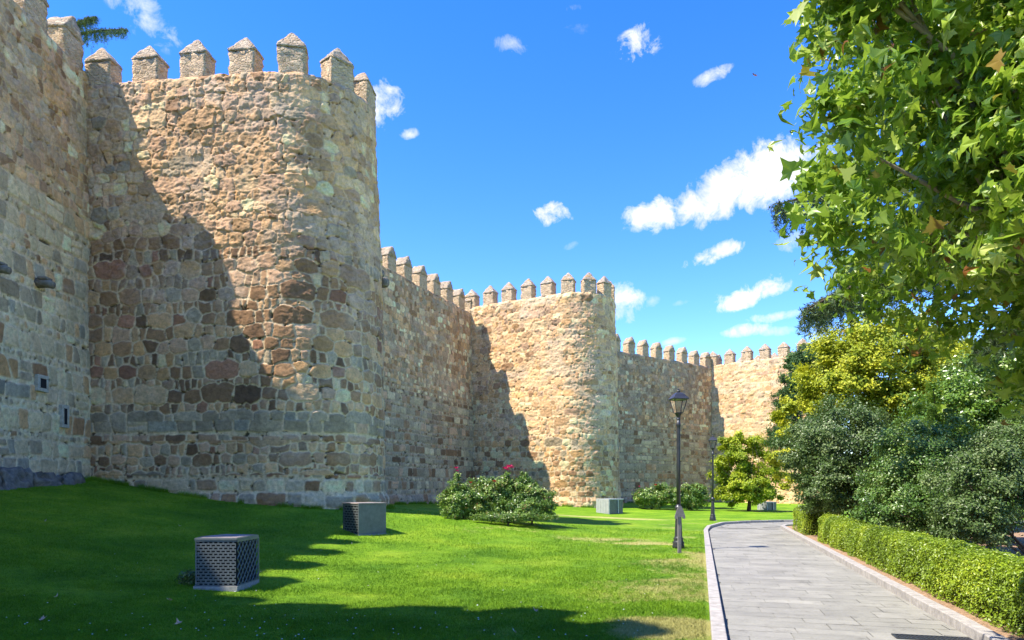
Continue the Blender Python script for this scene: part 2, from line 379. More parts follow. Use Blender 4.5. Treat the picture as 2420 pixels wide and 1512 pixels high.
def pdist(x, y, line):
    d = np.full(np.shape(x), 1e9)
    for (x0, y0), (x1, y1) in zip(line, line[1:]):
        dx, dy = x1-x0, y1-y0; t = np.clip(((x-x0)*dx+(y-y0)*dy)/(dx*dx+dy*dy), 0, 1)
        d = np.minimum(d, np.hypot(x-x0-t*dx, y-y0-t*dy))
    return d
PATH = PL+PR[::-1]
def dryf(x, y):
    d = pdist(x, y, PL[:5])
    n = fbm(x*.55, y*.9, 31, 4)
    v = sst(5, .2, d)*.27*sst(.38, .62, n)*1.3+.12*sst(.55, .75, fbm(x*.9, y*2.4, 63, 3))
    v = v+np.exp(-((x-3.6)/1.5)**2-((y-18.5)/1.7)**2)*.42*sst(.3, .6, fbm(x, y*1.6, 77, 3)) + np.exp(-((x-4.3)/.5)**2-((y-15.2)/1.3)**2)*.6
    v = v+np.exp(-((x-4.5)/3.5)**2-((y-32)/1.2)**2)*.6 + np.exp(-((x-1.9)/.6)**2-((y-7.9)/.7)**2)*.5
    v = v+np.exp(-((x-0.5)/3)**2-((y-20.5)/1.3)**2)*.3*sst(.35, .6, n)
    return np.clip(v, 0, .8)
def axis(segs):
    out = []
    for a, b, st in segs: out += list(np.arange(a, b, st))
    out.append(segs[-1][1]); return np.array(out)
gx = axis([(-900, -100, 100), (-100, -22, 6), (-22, -14, 1), (-14, 14, .17), (14, 36, .6), (36, 120, 6), (120, 900, 100)])
gy = axis([(-300, -50, 50), (-50, -4, 3), (-4, 5, .6), (5, 34, .17), (34, 72, .6), (72, 200, 8), (200, 1400, 120)])
X, Y = np.meshgrid(gx, gy); Z = gz(X, Y)+.035*(fbm(X*.5, Y*.5, 3, 3)-.5)+.02*(vn(X*2.2, Y*2.2, 5)-.5)
ins = inside(X, Y, PATH) | (pdist(X, Y, PL) < .09) | (pdist(X, Y, PR) < .09)
Z[ins] = -.10
nx, ny = len(gx), len(gy)
idx = np.arange(nx*ny).reshape(ny, nx)
Fq = np.stack([idx[:-1, :-1], idx[:-1, 1:], idx[1:, 1:], idx[1:, :-1]], -1).reshape(-1, 4)
me = npmesh('lawn', np.stack([X, Y, Z], -1).reshape(-1, 3), Fq); fattr(me, 'dry', dryf(X, Y))
tag(link('lawn', me, M_['lawn']), kind='structure')

# path: bed sheet and stone slabs
def sheet(name, poly, z, m, kind='structure'):
    bm = bmesh.new(); f = bm.faces.new([bm.verts.new((x, y, z)) for x, y in poly])
    bmesh.ops.triangulate(bm, faces=[f]); me = bpy.data.meshes.new(name); bm.to_mesh(me); bm.free()
    return tag(link(name, me, m), kind=kind)
mp_, nt, p, o = mat('paving_slab')
a = N(nt, 'ShaderNodeAttribute', attribute_name='rnd'); g = N(nt, 'ShaderNodeNewGeometry')
n1 = N(nt, 'ShaderNodeTexNoise', {'Vector': g.outputs['Position'], 'Scale': 1.3, 'Detail': 6., 'Roughness': .65})
n2 = N(nt, 'ShaderNodeTexNoise', {'Vector': g.outputs['Position'], 'Scale': 30., 'Detail': 6., 'Roughness': .7})
c = ramp(nt, a.outputs['Fac'], [(0, (.235, .228, .192)), (.5, (.258, .250, .212)), (1, (.286, .276, .234))])
c = mixc(nt, .7, c, ramp(nt, n1.outputs[0], [(.3, (.72, .71, .69)), (.7, (1.28, 1.26, 1.2))]), 'MULTIPLY')
c = mixc(nt, .5, c, ramp(nt, n2.outputs[0], [(.3, (.8, .8, .8)), (.7, (1.15, 1.15, 1.15))]), 'MULTIPLY')
n4 = N(nt, 'ShaderNodeTexNoise', {'Vector': g.outputs['Position'], 'Scale': 4.2, 'Detail': 9., 'Roughness': .75})
c = mixc(nt, .6, c, ramp(nt, n4.outputs[0], [(.36, (.55, .53, .5)), (.46, (1, 1, 1)), (.60, (1, 1, 1)), (.72, (1.2, 1.17, 1.1))]), 'MULTIPLY')
nt.links.new(c, p.inputs['Base Color']); p.inputs['Roughness'].default_value = .75; bump(nt, n2.outputs[0], p, .3, .010)
M_['joint'] = mat_simple('path_joint', (.235, .228, .198), .95, 0, .3, 12, .4, .1)
M_['slab'] = mp_
sheet('path_bed', PATH, -.012, M_['joint'])
V = []; Fs = []; rn = []
def edgex(line, y):
    for (x0, y0), (x1, y1) in zip(line, line[1:]):
        if y0 <= y <= y1: return x0+(x1-x0)*(y-y0)/(y1-y0)
def slab(q, z, rv):
    i = len(V)
    for (x, y) in q: V.append((x, y, z+random.uniform(-.0015, .0015)))
    Fs.append((i, i+1, i+2, i+3)); rn.extend([rv]*4)
y = -6.0
while y < 26.2:                       # courses across the walk, tilted to stay square with it
    hgt = random.choice([.28, .34, .40, .46]); g_ = .0035
    xl = edgex(PL, y)+.04; 
    W = (edgex(PR, y)-edgex(PL, y))-.06
    t = random.uniform(-.5, 0)
    ux, uy = .965, -.262
    while t < W:
        w = random.choice([.45, .6, .75, .9, 1.1]); t0, t1 = max(t, 0)+g_, min(t+w, W)-g_
        if t1-t0 > .08:
            def P(tt, hh):
                return (xl+tt*ux+hh*.27, y+tt*uy+hh)
            slab([P(t0, g_), P(t1, g_), P(t1, hgt-g_), P(t0, hgt-g_)], 0.004, random.random())
        t += w
    y += hgt
y = 26.0
while y < 33.5:                       # the bend and the stretch leading off to the right
    hgt = random.choice([.3, .4, .5]); x = 6.0+random.uniform(0, .6)
    while x < 44:
        w = random.choice([.6, .8, 1.0])
        q = [(x+.008, y+.008), (x+w-.008, y+.008), (x+w-.008, y+hgt-.008), (x+.008, y+hgt-.008)]
        if all(inside(np.array([a_[0] for a_ in q]), np.array([a_[1] for a_ in q]), PATH)) and y > 26.4-.27*(x-9): slab(q, 0.002, random.random())
        x += w
    y += hgt
me = npmesh('path', V, Fs, False); fattr(me, 'rnd', rn); tag(link('path', me, M_['slab']), kind='structure')
def kerb(name, line, side, w=.17, h=.13, step=1.0):
    m = MB(); pts = []
    for (x0, y0), (x1, y1) in zip(line, line[1:]):
        L = math.hypot(x1-x0, y1-y0); n = max(1, round(L/step)); 
        for i in range(n):
            a = Vector((x0+(x1-x0)*i/n, y0+(y1-y0)*i/n, 0)); b = Vector((x0+(x1-x0)*(i+1)/n, y0+(y1-y0)*(i+1)/n, 0))
            d = (b-a).normalized(); nn = Vector((d.y, -d.x, 0))*side
            c = (a+b)/2+nn*w/2; c.z = (h-.2)/2+random.uniform(-.003, .003)
            m.box(c, ((b-a).length-.014, w, h+.2), math.atan2(d.y, d.x), .012)
    return tag(m.build(name, M_['kerb']), kind='structure')
kerb('kerb_left', PL[:8], -1, .15, .09); kerb('kerb_right', PR[:6], 1, .16, .12)
# planting strip beyond the right kerb
BED = [(x+.15, y) for x, y in PR[:3]]+[(11.2, 27.4)]+[(24, 28.7), (30, 12), (14, -9)]
V = []; gxx = np.linspace(-1, 17, 120); gyy = np.linspace(-6, 28, 200)
tt = np.linspace(-9, 27.0, 260); ss = np.concatenate([np.linspace(.12, 1.6, 16), np.linspace(1.9, 12, 22)])
S_, T_ = np.meshgrid(ss, tt); Xs = .28*T_+2.78+S_; Ys = T_
Zs = .075+.05*(fbm(Xs*2.5, Ys*2.5, 9, 4)-.4)+.02*(vn(Xs*14, Ys*14, 4)-.5); Zs[:, 0] = .05
ii = np.arange(S_.size).reshape(S_.shape); Fq = np.stack([ii[:-1, :-1], ii[:-1, 1:], ii[1:, 1:], ii[1:, :-1]], -1).reshape(-1, 4)
tag(link('planting_soil', npmesh('planting_soil', np.stack([Xs, Ys, Zs], -1).reshape(-1, 3), Fq), M_['soil']), kind='structure')

# ------------------------------------------------------------------ masonry
PAL = {'brown': (.25, .17, .11), 'dark': (.15, .105, .075), 'red': (.27, .15, .115), 'tan': (.42, .31, .20), 'ochre': (.42, .29, .155), 'grey': (.27, .27, .245),
       'blue': (.22, .26, .28), 'pink': (.37, .28, .23), 'cream': (.52, .43, .31), 'greenish': (.38, .385, .32), 'pale': (.50, .48, .40)}
def style_tower1(v):
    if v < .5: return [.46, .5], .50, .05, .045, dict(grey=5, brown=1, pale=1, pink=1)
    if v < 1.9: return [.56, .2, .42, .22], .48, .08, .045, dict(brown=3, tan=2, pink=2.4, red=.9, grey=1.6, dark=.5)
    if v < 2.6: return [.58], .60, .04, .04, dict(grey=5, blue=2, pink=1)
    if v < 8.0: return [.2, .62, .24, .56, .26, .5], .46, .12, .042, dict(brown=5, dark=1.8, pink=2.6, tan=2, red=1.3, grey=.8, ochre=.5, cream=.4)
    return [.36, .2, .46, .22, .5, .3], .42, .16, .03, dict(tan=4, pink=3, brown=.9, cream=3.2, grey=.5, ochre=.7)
def style_curtain1(v):
    if v < .5: return [.3], .35, .04, .05, dict(grey=3, greenish=2)
    if v < 8.4: return [.58, .22, .5, .54, .2], .38, .035, .038, dict(greenish=5, grey=3, pale=2.5, tan=1.2, blue=.8, brown=.6, ochre=.2)
    return [.46, .22, .34, .2], .38, .12, .03, dict(tan=4, pink=2, brown=1.2, pale=1.6, grey=1)
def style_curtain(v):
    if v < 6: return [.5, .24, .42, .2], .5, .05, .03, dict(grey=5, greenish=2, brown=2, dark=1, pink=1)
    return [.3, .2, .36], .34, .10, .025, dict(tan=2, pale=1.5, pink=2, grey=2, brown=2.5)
def style_tower2(v):
    if v < 4: return [.46, .22, .4, .24], .46, .08, .035, dict(tan=3, grey=1.4, ochre=1.2, cream=1.6, brown=1.2)
    return [.44, .22, .36, .2], .44, .12, .03, dict(tan=5, cream=3.5, ochre=2, pink=2, brown=.9)
def style_tower3(v):
    return [.34, .2, .3], .42, .1, .03, dict(tan=4, cream=5, pink=2, ochre=1)
def tint(c):
    g = c.mean(1, keepdims=True); c = g+(c-g)*.76
    return c*(1.76, 1.36, .90)
def coursed(U, Vv, style, seed):
    """squared blocks in rough courses: distance to the joint and per-stone values for each point"""
    rg = np.random.default_rng(seed+7); v0, v1 = Vv.min()-1, Vv.max()+1; u0, u1 = U.min()-2, U.max()+2
    Vw = Vv+.10*(fbm(U*.45, Vv*.3, seed+3, 2)-.5)+.035*(fbm(U*1.7, Vv*1.7, seed+5, 2)-.5)+.012*(vn(U*9, Vv*9, seed+8)-.5)
    Uw = U+.05*(fbm(U*1.5, Vv*2.2, seed+6, 2)-.5)+.012*(vn(U*9, Vv*9, seed+9)-.5)
    vb = [v0]; k = 0; info = []
    while vb[-1] < v1:
        hs_, wm, jit, mort, pal = style(vb[-1]); h = hs_[k % len(hs_)]*rg.uniform(.85, 1.15); k += 1; vb.append(vb[-1]+h); info.append((h, wm, mort, pal))
    vb = np.array(vb); sh = U.shape; Uf = Uw.ravel(); Vf = Vw.ravel(); n = len(Uf)
    ri = np.clip(np.searchsorted(vb, Vf, side='right')-1, 0, len(info)-1)
    D = np.zeros(n); S = np.zeros((n, 11)); order = np.argsort(ri, kind='stable'); cuts = np.flatnonzero(np.diff(ri[order]))+1
    for grp in np.split(order, cuts):
        r = ri[grp[0]]; h, wm, mort, pal = info[r]; lo = vb[r]
        names = list(pal); pr = np.array([pal[q] for q in names], float); pr /= pr.sum(); bias = rg.dirichlet(pr*5)*.6+pr*.4
        thin = h < .28; ub = [u0]
        while ub[-1] < u1: ub.append(ub[-1]+max(h*.55, wm*(.6 if thin else 1)*rg.lognormal(0, .34)*(h/.42)**.3))
        ub = np.array(ub); m_ = len(ub); sl = rg.normal(0, .07, m_)*(1 if thin else 1.2)*h
        y = (Vf[grp]-lo)/h; us = Uf[grp]
        c = np.clip(np.searchsorted(ub, us, side='right')-1, 0, m_-2)
        for _ in range(2):                                          # slanting joints
            L_ = ub[c]+sl[c]*(y-.5)*2; R_ = ub[c+1]+sl[c+1]*(y-.5)*2
            c = np.clip(c-(us < L_)+(us > R_), 0, m_-2)
        L_ = ub[c]+sl[c]*(y-.5)*2; R_ = ub[c+1]+sl[c+1]*(y-.5)*2
        ti = np.abs(rg.normal(0, .05, m_))*h*1.3; bi = np.abs(rg.normal(0, .03, m_))*h
        split = (rg.random(m_) < .10) & (h > .4); sp_ = rg.uniform(.38, .62, m_)
        topd = (1-y)*h-ti[c]; botd = y*h-bi[c]
        s2 = split[c]; up = s2 & (y > sp_[c]); dn = s2 & (y <= sp_[c])
        botd = np.where(up, (y-sp_[c])*h, botd); topd = np.where(dn, (sp_[c]-y)*h, topd)
        a = np.stack([us-L_, R_-us, topd, botd], 0); kk = 28.
        cut = rg.uniform(.0, 1., m_)[c]*.5+.5
        D[grp] = -np.log(np.exp(-kk*a*1/cut).sum(0))/kk*cut
        q = (rg.random((m_, 7)), rg.choice(len(names), m_, p=bias)); cl = np.array([PAL[names[i]] for i in q[1]])*(.74+.46*q[0][:, :1])
        S[grp, 0] = (L_+R_)/2; S[grp, 1] = lo+h/2; S[grp, 3:6] = cl[c]*np.where(up, 1.12, 1.)[:, None]; S[grp, 6] = q[0][c, 1]; S[grp, 7] = rg.normal(0, 1, m_)[c]; S[grp, 8] = rg.normal(0, 1, m_)[c]
        S[grp, 9] = mort; S[grp, 10] = q[0][c, 2]
    S[:, 3:6] = tint(S[:, 3:6])
    return D, S, Uf, Vf
def stones(U, Vv, style, seed, rough, coursing=None):
    """U, Vv arrays -> relief in metres and colours"""
    rg = np.random.default_rng(seed)
    u0, u1 = U.min()-1.5, U.max()+1.5; v0, v1 = Vv.min()-1, Vv.max()+1
    S = []; v = v0; k = 0
    while v < v1:
        hs_, wm, jit, mort, pal = style(v); h = hs_[k % len(hs_)]*rg.uniform(.85, 1.15); k += 1
        names = list(pal); pr = np.array([pal[n] for n in names], float); pr /= pr.sum()
        bias = rg.dirichlet(pr*5)*.6+pr*.4; u = u0+rg.uniform(0, .5)
        thin = h < .28
        while u < u1:
            w = min(h*1.9, max(h*(1.0 if thin else .6), wm*(.6 if thin else 1.0)*rg.lognormal(0, .36)*(h/.42)**.35))
            nm = names[rg.choice(len(names), p=bias)]; c = np.array(PAL[nm])*rg.uniform(.72, 1.22)
            S.append((u+w/2, v+h/2+rg.normal(0, jit*h*.8), (min(w, h*1.9)*.5)**2*.55, c[0], c[1], c[2], rg.uniform(0, 1), rg.normal(0, 1), rg.normal(0, 1), mort, rg.uniform(0, 1), jit))
            if w > h*1.5:
                q = w-h
                S[-1] = (u+w/2-q/2, *S[-1][1:]); a = list(S[-1]); a[0] = u+w/2+q/2; S.append(tuple(a))
            u += w
        v += h
    S = np.array(S); S[:, 3:6] = tint(S[:, 3:6])
    amp = .07
    Uw = U+amp*1.6*(fbm(U*2.1, Vv*2.1, seed+1, 3)-.5)*2*rough; Vw = Vv+amp*(fbm(U*1.5, Vv*1.9, seed+5, 3)-.5)*2*(.5+rough)+.13*(vn(U*.35, Vv*.2, seed+9)-.5)
    Uw = Uw+.02*(vn(U*11, Vv*11, seed+12)-.5); Vw = Vw+.02*(vn(U*11, Vv*11, seed+13)-.5)
    sh = U.shape; Uw = Uw.ravel(); Vw = Vw.ravel(); n = len(Uw)
    D = np.zeros(n); I1 = np.zeros(n, int)
    bu = np.floor(Uw/1.2).astype(int); bv = np.floor(Vw/1.2).astype(int)
    key = bu*10000+bv; order = np.argsort(key, kind='stable'); ks = key[order]
    cuts = np.flatnonzero(np.diff(ks))+1
    for grp in np.split(order, cuts):
        cu = (bu[grp[0]]+.5)*1.2; cv = (bv[grp[0]]+.5)*1.2
        sel = np.flatnonzero((np.abs(S[:, 0]-cu) < 1.7) & (np.abs(S[:, 1]-cv) < 1.5))
        su = S[sel, 0]; sv = S[sel, 1]; w = S[sel, 2]
        d = (Uw[grp, None]-su)**2+(Vw[grp, None]-sv)**2*1.25-w
        i1 = d.argmin(1); ar = np.arange(len(grp)); d1 = d[ar, i1].copy()
        # edges between two halves of the same long stone do not count
        same = np.abs(S[sel, 3][None, :]-S[sel, 3][i1][:, None]) < 1e-9
        d[same] = 1e9
        i2 = d.argmin(1); d2 = d[ar, i2]
        dist = np.hypot(su[i1]-su[i2], sv[i1]-sv[i2])+1e-4
        D[grp] = (d2-d1)/(2*dist); I1[grp] = sel[i1]
    s = S[I1]; s = s[:, :11].copy()
    if coursing is not None:
        D2, s2, U2, V2 = coursed(U, Vv, style, seed)
        mk = coursing(U, Vv).ravel() > 0
        D = np.where(mk, D2, D); s[mk] = s2[mk]; Uw = np.where(mk, U2, Uw); Vw = np.where(mk, V2, Vw)
    mort = s[:, 9]
    wob = (fbm(U*5, Vv*5, seed+21, 3).ravel()-.5)
    e = D-mort*.26-wob*mort*1.3
    t = sst(0, 1, e/(mort*.55+.012))
    bul = np.clip(D/.16, 0, 1)**.5
    lu = Uw-s[:, 0]; lv = Vw-s[:, 1]
    rl = np.broadcast_to(rough, sh).ravel() if np.ndim(rough) else rough
    fine = fbm(U*9, Vv*13, seed+30, 4, .6).ravel()-.5
    big = fbm(U*3.2, Vv*4.5, seed+40, 4, .6).ravel()-.5
    fl = sst(.35, .65, fbm(U*1.3, Vv*1.7, seed+33, 3).ravel()); keep = 1-rl*.75*fl
    rid = 1-np.abs(fbm(U*4.2, Vv*6.5, seed+36, 4, .55).ravel()-.5)*4
    hgt = t*(.014+.022*s[:, 6]*(.4+rl)+bul*.010)*keep+t*(lu*s[:, 7]*.05+lv*s[:, 8]*.07)*(.3+rl)*keep+fine*.04*(.4+rl)+big*.06*(rl*1.25+.1)+rid*.012*rl
    return hgt.reshape(sh), t.reshape(sh), s[:, 3:6].reshape(*sh, 3), s[:, 10].reshape(sh), mort.reshape(sh)

def path_tower(A, p, L, r):
    A = np.array(A, float); p = np.array(p, float); p /= np.hypot(*p); n = np.array((p[1], -p[0])); c = A+p*L-n*r
    total = 2*L+math.pi*r
    def f(u):
        u = np.asarray(u, float)[..., None]
        a = A+p*u; th = (u-L)/r; b = c+r*(n*np.cos(th)+p*np.sin(th)); d = A+p*L-2*n*r-p*(u-L-math.pi*r)
        pos = np.where(u < L, a, np.where(u < L+math.pi*r, b, d))
        nb = n*np.cos(th)+p*np.sin(th)
        nn = np.where(u < L, n+0*u, np.where(u < L+math.pi*r, nb, -n+0*u))
        return pos, nn
    return f, total
def path_line(A, B):
    A = np.array(A, float); B = np.array(B, float); L = np.hypot(*(B-A)); d = (B-A)/L; n = np.array((d[1], -d[0]))
    def f(u):
        u = np.asarray(u, float)[..., None]; return A+d*u, n+0*u
    return f, L
def masonry(name, parent, f, us, ztop, zb, step, style, seed, roughf, mortar_hi, mortar_lo, top_noise=.05, cap_w=.62, drop=1.1, batter=.026, coursing=None):
    """zb: lowest z of the face; returns the object"""
    vs = np.arange(zb, ztop-.001, step); vs = np.append(vs[:-1], ztop)
    U, Z = np.meshgrid(us, vs)
    VV = Z-zb-.5
    rough = roughf(U, VV)
    h, t, col, rnd, mort = stones(U, VV, style, seed, rough, coursing)
    pos, nn = f(U)
    tn = (fbm(U*1.6, U*0, seed+50, 4)-.5)*2*top_noise
    Zt = Z+tn*sst(ztop-1.2, ztop, Z)
    foot = sst(.55, .1, VV+(fbm(U*1.3, VV, seed+60, 3)-.5)*.5)*(.10+.12*(fbm(U*3, VV*3, seed+61, 3)-.4))
    off = h+batter*(ztop-Z)+foot
    big = (fbm(U*.35, VV*.35, seed+70, 3)-.5)*.14
    off = off+big
    round_ = sst(ztop-.12, ztop, Z)*.05; off = off-round_
    P = np.concatenate([pos+nn*off[..., None], Zt[..., None]], -1)
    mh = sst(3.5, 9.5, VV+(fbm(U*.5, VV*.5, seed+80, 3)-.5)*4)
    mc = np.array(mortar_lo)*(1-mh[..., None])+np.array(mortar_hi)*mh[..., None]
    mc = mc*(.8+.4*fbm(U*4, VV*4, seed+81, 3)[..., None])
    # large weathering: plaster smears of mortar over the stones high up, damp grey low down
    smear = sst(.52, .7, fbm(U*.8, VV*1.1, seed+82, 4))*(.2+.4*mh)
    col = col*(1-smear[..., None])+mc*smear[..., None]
    col = col*(.86+.28*fbm(U*7, VV*7, seed+83, 3)[..., None])
    stain = sst(.6, .8, fbm(U*1.9, VV*.35, seed+84, 4))*.3
    col = col*(1-stain[..., None]*.6)
    crack = sst(.68, .76, fbm(U*5.5, VV*8, seed+85, 3))*(1-t)       # missing mortar
    mc = mc*(1-crack[..., None]*.82)
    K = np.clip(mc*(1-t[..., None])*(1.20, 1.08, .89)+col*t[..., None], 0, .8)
    off2 = crack*.06
    P[..., 0] -= nn[..., 0]*off2; P[..., 1] -= nn[..., 1]*off2
    rows = [P]; cols = [K]
    for ins_, dz in ((.12, .02), (.35, .035), (cap_w, .01), (cap_w+.02, -.25), (cap_w+.02, -drop)):
        q, qn = f(us); r_ = np.concatenate([q-qn*(ins_-.0)+qn*big[-1][:, None], (ztop+dz+tn[-1]+.03*(vn(us*5, us*0+ins_*9, seed)-.5))[..., None]], -1)
        rows.append(r_[None]); cols.append((np.array(mortar_hi)*(.7+.5*vn(us*6, us*0+ins_*20, seed+3))[..., None])[None])
    P = np.concatenate(rows, 0); K = np.concatenate(cols, 0)
    nv, nu = P.shape[:2]; ii = np.arange(nv*nu).reshape(nv, nu)
    Fq = np.stack([ii[:-1, :-1], ii[:-1, 1:], ii[1:, 1:], ii[1:, :-1]], -1).reshape(-1, 4)
    me = npmesh(name, P.reshape(-1, 3), Fq); cattr(me, 'Col', K.reshape(-1, 3))
    return link(name, me, M_['masonry'], parent)

# merlons: a rough stone body with a pointed cap
def rough_bm(kind, w, d, h, seed, cell=.075, amp=.055, taper=0):
    bm = bmesh.new()
    if kind == 'box':
        g = bmesh.ops.create_cube(bm, size=1)['verts']
        for v in g: v.co = Vector((v.co.x*w, v.co.y*d, (v.co.z+.5)*h))
    elif kind == 'hip':
        b = [(-w/2, -d/2), (w/2, -d/2), (w/2, d/2), (-w/2, d/2)]
        lo = [bm.verts.new((x, y, 0)) for x, y in b]; mi = [bm.verts.new((x, y, .06)) for x, y in b]
        k = max(0, d-w)/2
        t = [bm.verts.new((-.04, -.05, h)), bm.verts.new((.04, -.05, h)), bm.verts.new((.04, .05, h)), bm.verts.new((-.04, .05, h))]
        m2 = [bm.verts.new((x*.57, y*.57, h*.56)) for x, y in b]
        for q, r_ in ((lo, mi), (mi, m2), (m2, t)):
            for i in range(4): bm.faces.new((q[i], q[(i+1) % 4], r_[(i+1) % 4], r_[i]))
        bm.faces.new(lo[::-1]); bm.faces.new(t)
    else:                                                     # gable with its ridge running through the wall
        pr = [(-w/2, 0), (w/2, 0), (w/2, .05), (w*.29, h*.56), (.05, h), (-.05, h), (-w*.29, h*.56), (-w/2, .05)]
        a = [bm.verts.new((x, -d/2, z)) for x, z in pr]; b = [bm.verts.new((x, d/2, z)) for x, z in pr]
        for i in range(8): bm.faces.new((a[i], a[(i+1) % 8], b[(i+1) % 8], b[i]))
        bm.faces.new(a[::-1]); bm.faces.new(b)
    for _ in range(5):
        ed = [e for e in bm.edges if e.calc_length() > cell*1.6]
        if not ed: break
        bmesh.ops.subdivide_edges(bm, edges=ed, cuts=1, use_grid_fill=True)
    bmesh.ops.triangulate(bm, faces=[f for f in bm.faces if len(f.verts) > 4])
    bm.normal_update()
    mv = []
    for v in bm.verts:
        q = Vector((v.co.x, v.co.y, v.co.z*1.8))*4.2+Vector((seed*7.1, 0, 0))
        n_ = mnoise.noise(q)+mnoise.noise(q*2.7)*.6
        mv.append(v.normal*n_*amp)
    for v, d in zip(bm.verts, mv): v.co += d
    return bm
def rough_mesh(name, *a, **k):
    bm = rough_bm(*a, **k); me = bpy.data.meshes.new(name); bm.to_mesh(me); bm.free()
    me.polygons.foreach_set('use_smooth', np.ones(len(me.polygons), bool)); return me
BODY = {}; CAPS = {}
def merlon(parent, pos, n, z, w, d, h, ch, style, body_mat, cap_mat, var):
    kb = (round(w, 2), round(d, 2), round(h, 2), body_mat, var)
    if kb not in BODY:
        me = rough_mesh('merlon', 'box', w, d, h+.12, 3+var*2.3); me.materials.append(M_[body_mat]); BODY[kb] = me
    kc = (round(w, 2), style, round(ch, 2), cap_mat, var)
    if kc not in CAPS:
        me = rough_mesh('cap', style, w+.05, d+.05, ch, 9+var*3.1, cell=.09, amp=.03); me.materials.append(M_[cap_mat]); CAPS[kc] = me
    o = link('merlon', BODY[kb], None, parent); ang = math.atan2(n[1], n[0])+math.pi/2
    o.location = (pos[0], pos[1], z-.1); o.rotation_euler = (random.uniform(-.02, .02), random.uniform(-.02, .02), ang+random.uniform(-.04, .04))
    o.scale = (1, 1, random.uniform(.97, 1.04))
    c = link('cap', CAPS[kc], None, o); c.location = (0, 0, h+.11)
    return o
def merlons(parent, f, u0, u1, sp, z, w=.88, d=.55, h=.74, ch=.55, style='hip', bm_='rubble', cm='cap'):
    u = u0; i = 0
    while u <= u1:
        p, n = f(np.array([u])); p = p[0]-n[0]*(d/2+.03); merlon(parent, p, n[0], z, w, d, h, ch, style, bm_, cm, i % 4); u += sp; i += 1

def urange(a, b, st): return np.linspace(a, b, max(2, int((b-a)/st)))
def tower(label, A, p, L, r, zt, zb, step, seed, style, rl, fine, mhi, mlo, msp, m0, w, cm, **k):
    f, tot = path_tower(A, p, L, r)
    root = empty('tower', (float(f(np.array([L+1.]))[0][0][0]), float(f(np.array([L+1.]))[0][0][1]), zb)); tag(root, label, 'tower', 'semicircular towers of the town wall')
    hold = root
    def par(o):
        o.parent = hold; o.matrix_parent_inverse = Matrix.Translation(-hold.location); return o
    us = urange(-.35, fine, step)
    par(masonry('wall', None, f, us, zt, zb, step, style, seed, rl, mhi, mlo, **k))
    if fine < tot:
        par(masonry('rear_wall', None, f, urange(fine, tot, .2), zt, zb, .2, style, seed+3, rl, mhi, mlo, **k))
    q, qn = f(np.linspace(-.3, tot, 50)); ins_ = q-qn*.6
    m = MB(); m.prism([tuple(a) for a in ins_][::-1], zt-1.25, zt-1.05); par(m.build('roof_deck', M_['rubble']))
    n0 = len(C.objects); before = set(C.objects)
    merlons(None, f, m0, tot-.6, msp, zt, w=w, cm=cm)
    for o in set(C.objects)-before:
        if o.name.startswith('merlon'): par(o)
    return root, f
def curtain(label, A, B, zt, zb, step, seed, style, rl, fine, mhi, mlo, m0, msp, w, cm, group='straight stretches of the town wall', style_m='gable', dm=.62, **k):
    f, L = path_line(A, B)
    root = empty('town_wall', (B[0], B[1], zb)); tag(root, label, 'wall', group)
    def par(o):
        o.parent = root; o.matrix_parent_inverse = Matrix.Translation(-root.location); return o
    a, b = fine
    par(masonry('wall_face', None, f, urange(a, b, step), zt, zb, step, style, seed, rl, mhi, mlo, **k))
    if a > 0: par(masonry('rear_face', None, f, urange(0, a, .15), zt, zb, .15, style, seed+3, rl, mhi, mlo, **k))
    (P0, P1), (n, _) = f(np.array([0, L]))
    m = MB(); poly = [tuple(P0-n*.6), tuple(P1-n*.6), tuple(P1-n*2.9), tuple(P0-n*2.9)]
    m.prism(poly, zb, zt-1.1); par(m.build('wall_walk', M_['rubble']))
    before = set(C.objects)
    merlons(None, f, m0, L-(1.9 if zt > 14 else 0), msp, zt, w=w, d=dm, style=style_m, cm=cm)
    for o in set(C.objects)-before:
        if o.name.startswith('merlon'): par(o)
    return root, f

def rl1(u, v): return .18+.72*sst(4.5, 8.5, v+(fbm(u*.4, v*.4, 99, 3)-.5)*3)+.25*sst(.6, .2, v)
def rlc(u, v): return .10+.75*sst(8.8, 10.5, v+(fbm(u*.5, v*.5, 98, 3)-.5)*1.4)
def rlc2(u, v): return .15+.6*sst(6, 8.5, v+(fbm(u*.5, v*.5, 97, 3)-.5)*2)
def rl2(u, v): return .65+.35*sst(3, 9, v)
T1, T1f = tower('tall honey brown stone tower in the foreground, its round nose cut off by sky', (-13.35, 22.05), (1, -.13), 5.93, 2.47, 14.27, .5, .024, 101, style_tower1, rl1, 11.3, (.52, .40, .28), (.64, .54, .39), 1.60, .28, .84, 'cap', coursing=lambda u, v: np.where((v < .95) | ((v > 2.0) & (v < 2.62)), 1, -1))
T2, T2f = tower('middle stone tower behind the pink rose bed, sunlit ochre flank with jagged shadow', (-2.75, 46.3), (1, -.6), 6.55, 2.47, 13.48, .0, .045, 202, style_tower2, rl2, 12.2, (.60, .47, .31), (.64, .53, .38), 1.43, -.05, .80, 'cap_lichen')
T3, T3f = tower('farthest pale stone tower, partly hidden behind the shrubs and trees', (17.8, 63.2), (1, -.92), 7.7, 2.6, 12.55, -.2, .07, 303, style_tower3, rl2, 13.5, (.56, .45, .31), (.56, .45, .31), 1.6, .3, .85, 'cap_lichen')
T0, T0f = tower('stone tower beside the viewer, outside the frame, casting the round near shadow', (-13.35, 1.2), (1, -.10), 3.2, 2.5, 14.0, .6, .2, 404, style_tower1, rl1, 11.5, (.43, .34, .25), (.55, .49, .40), 1.62, .35, .88, 'cap')
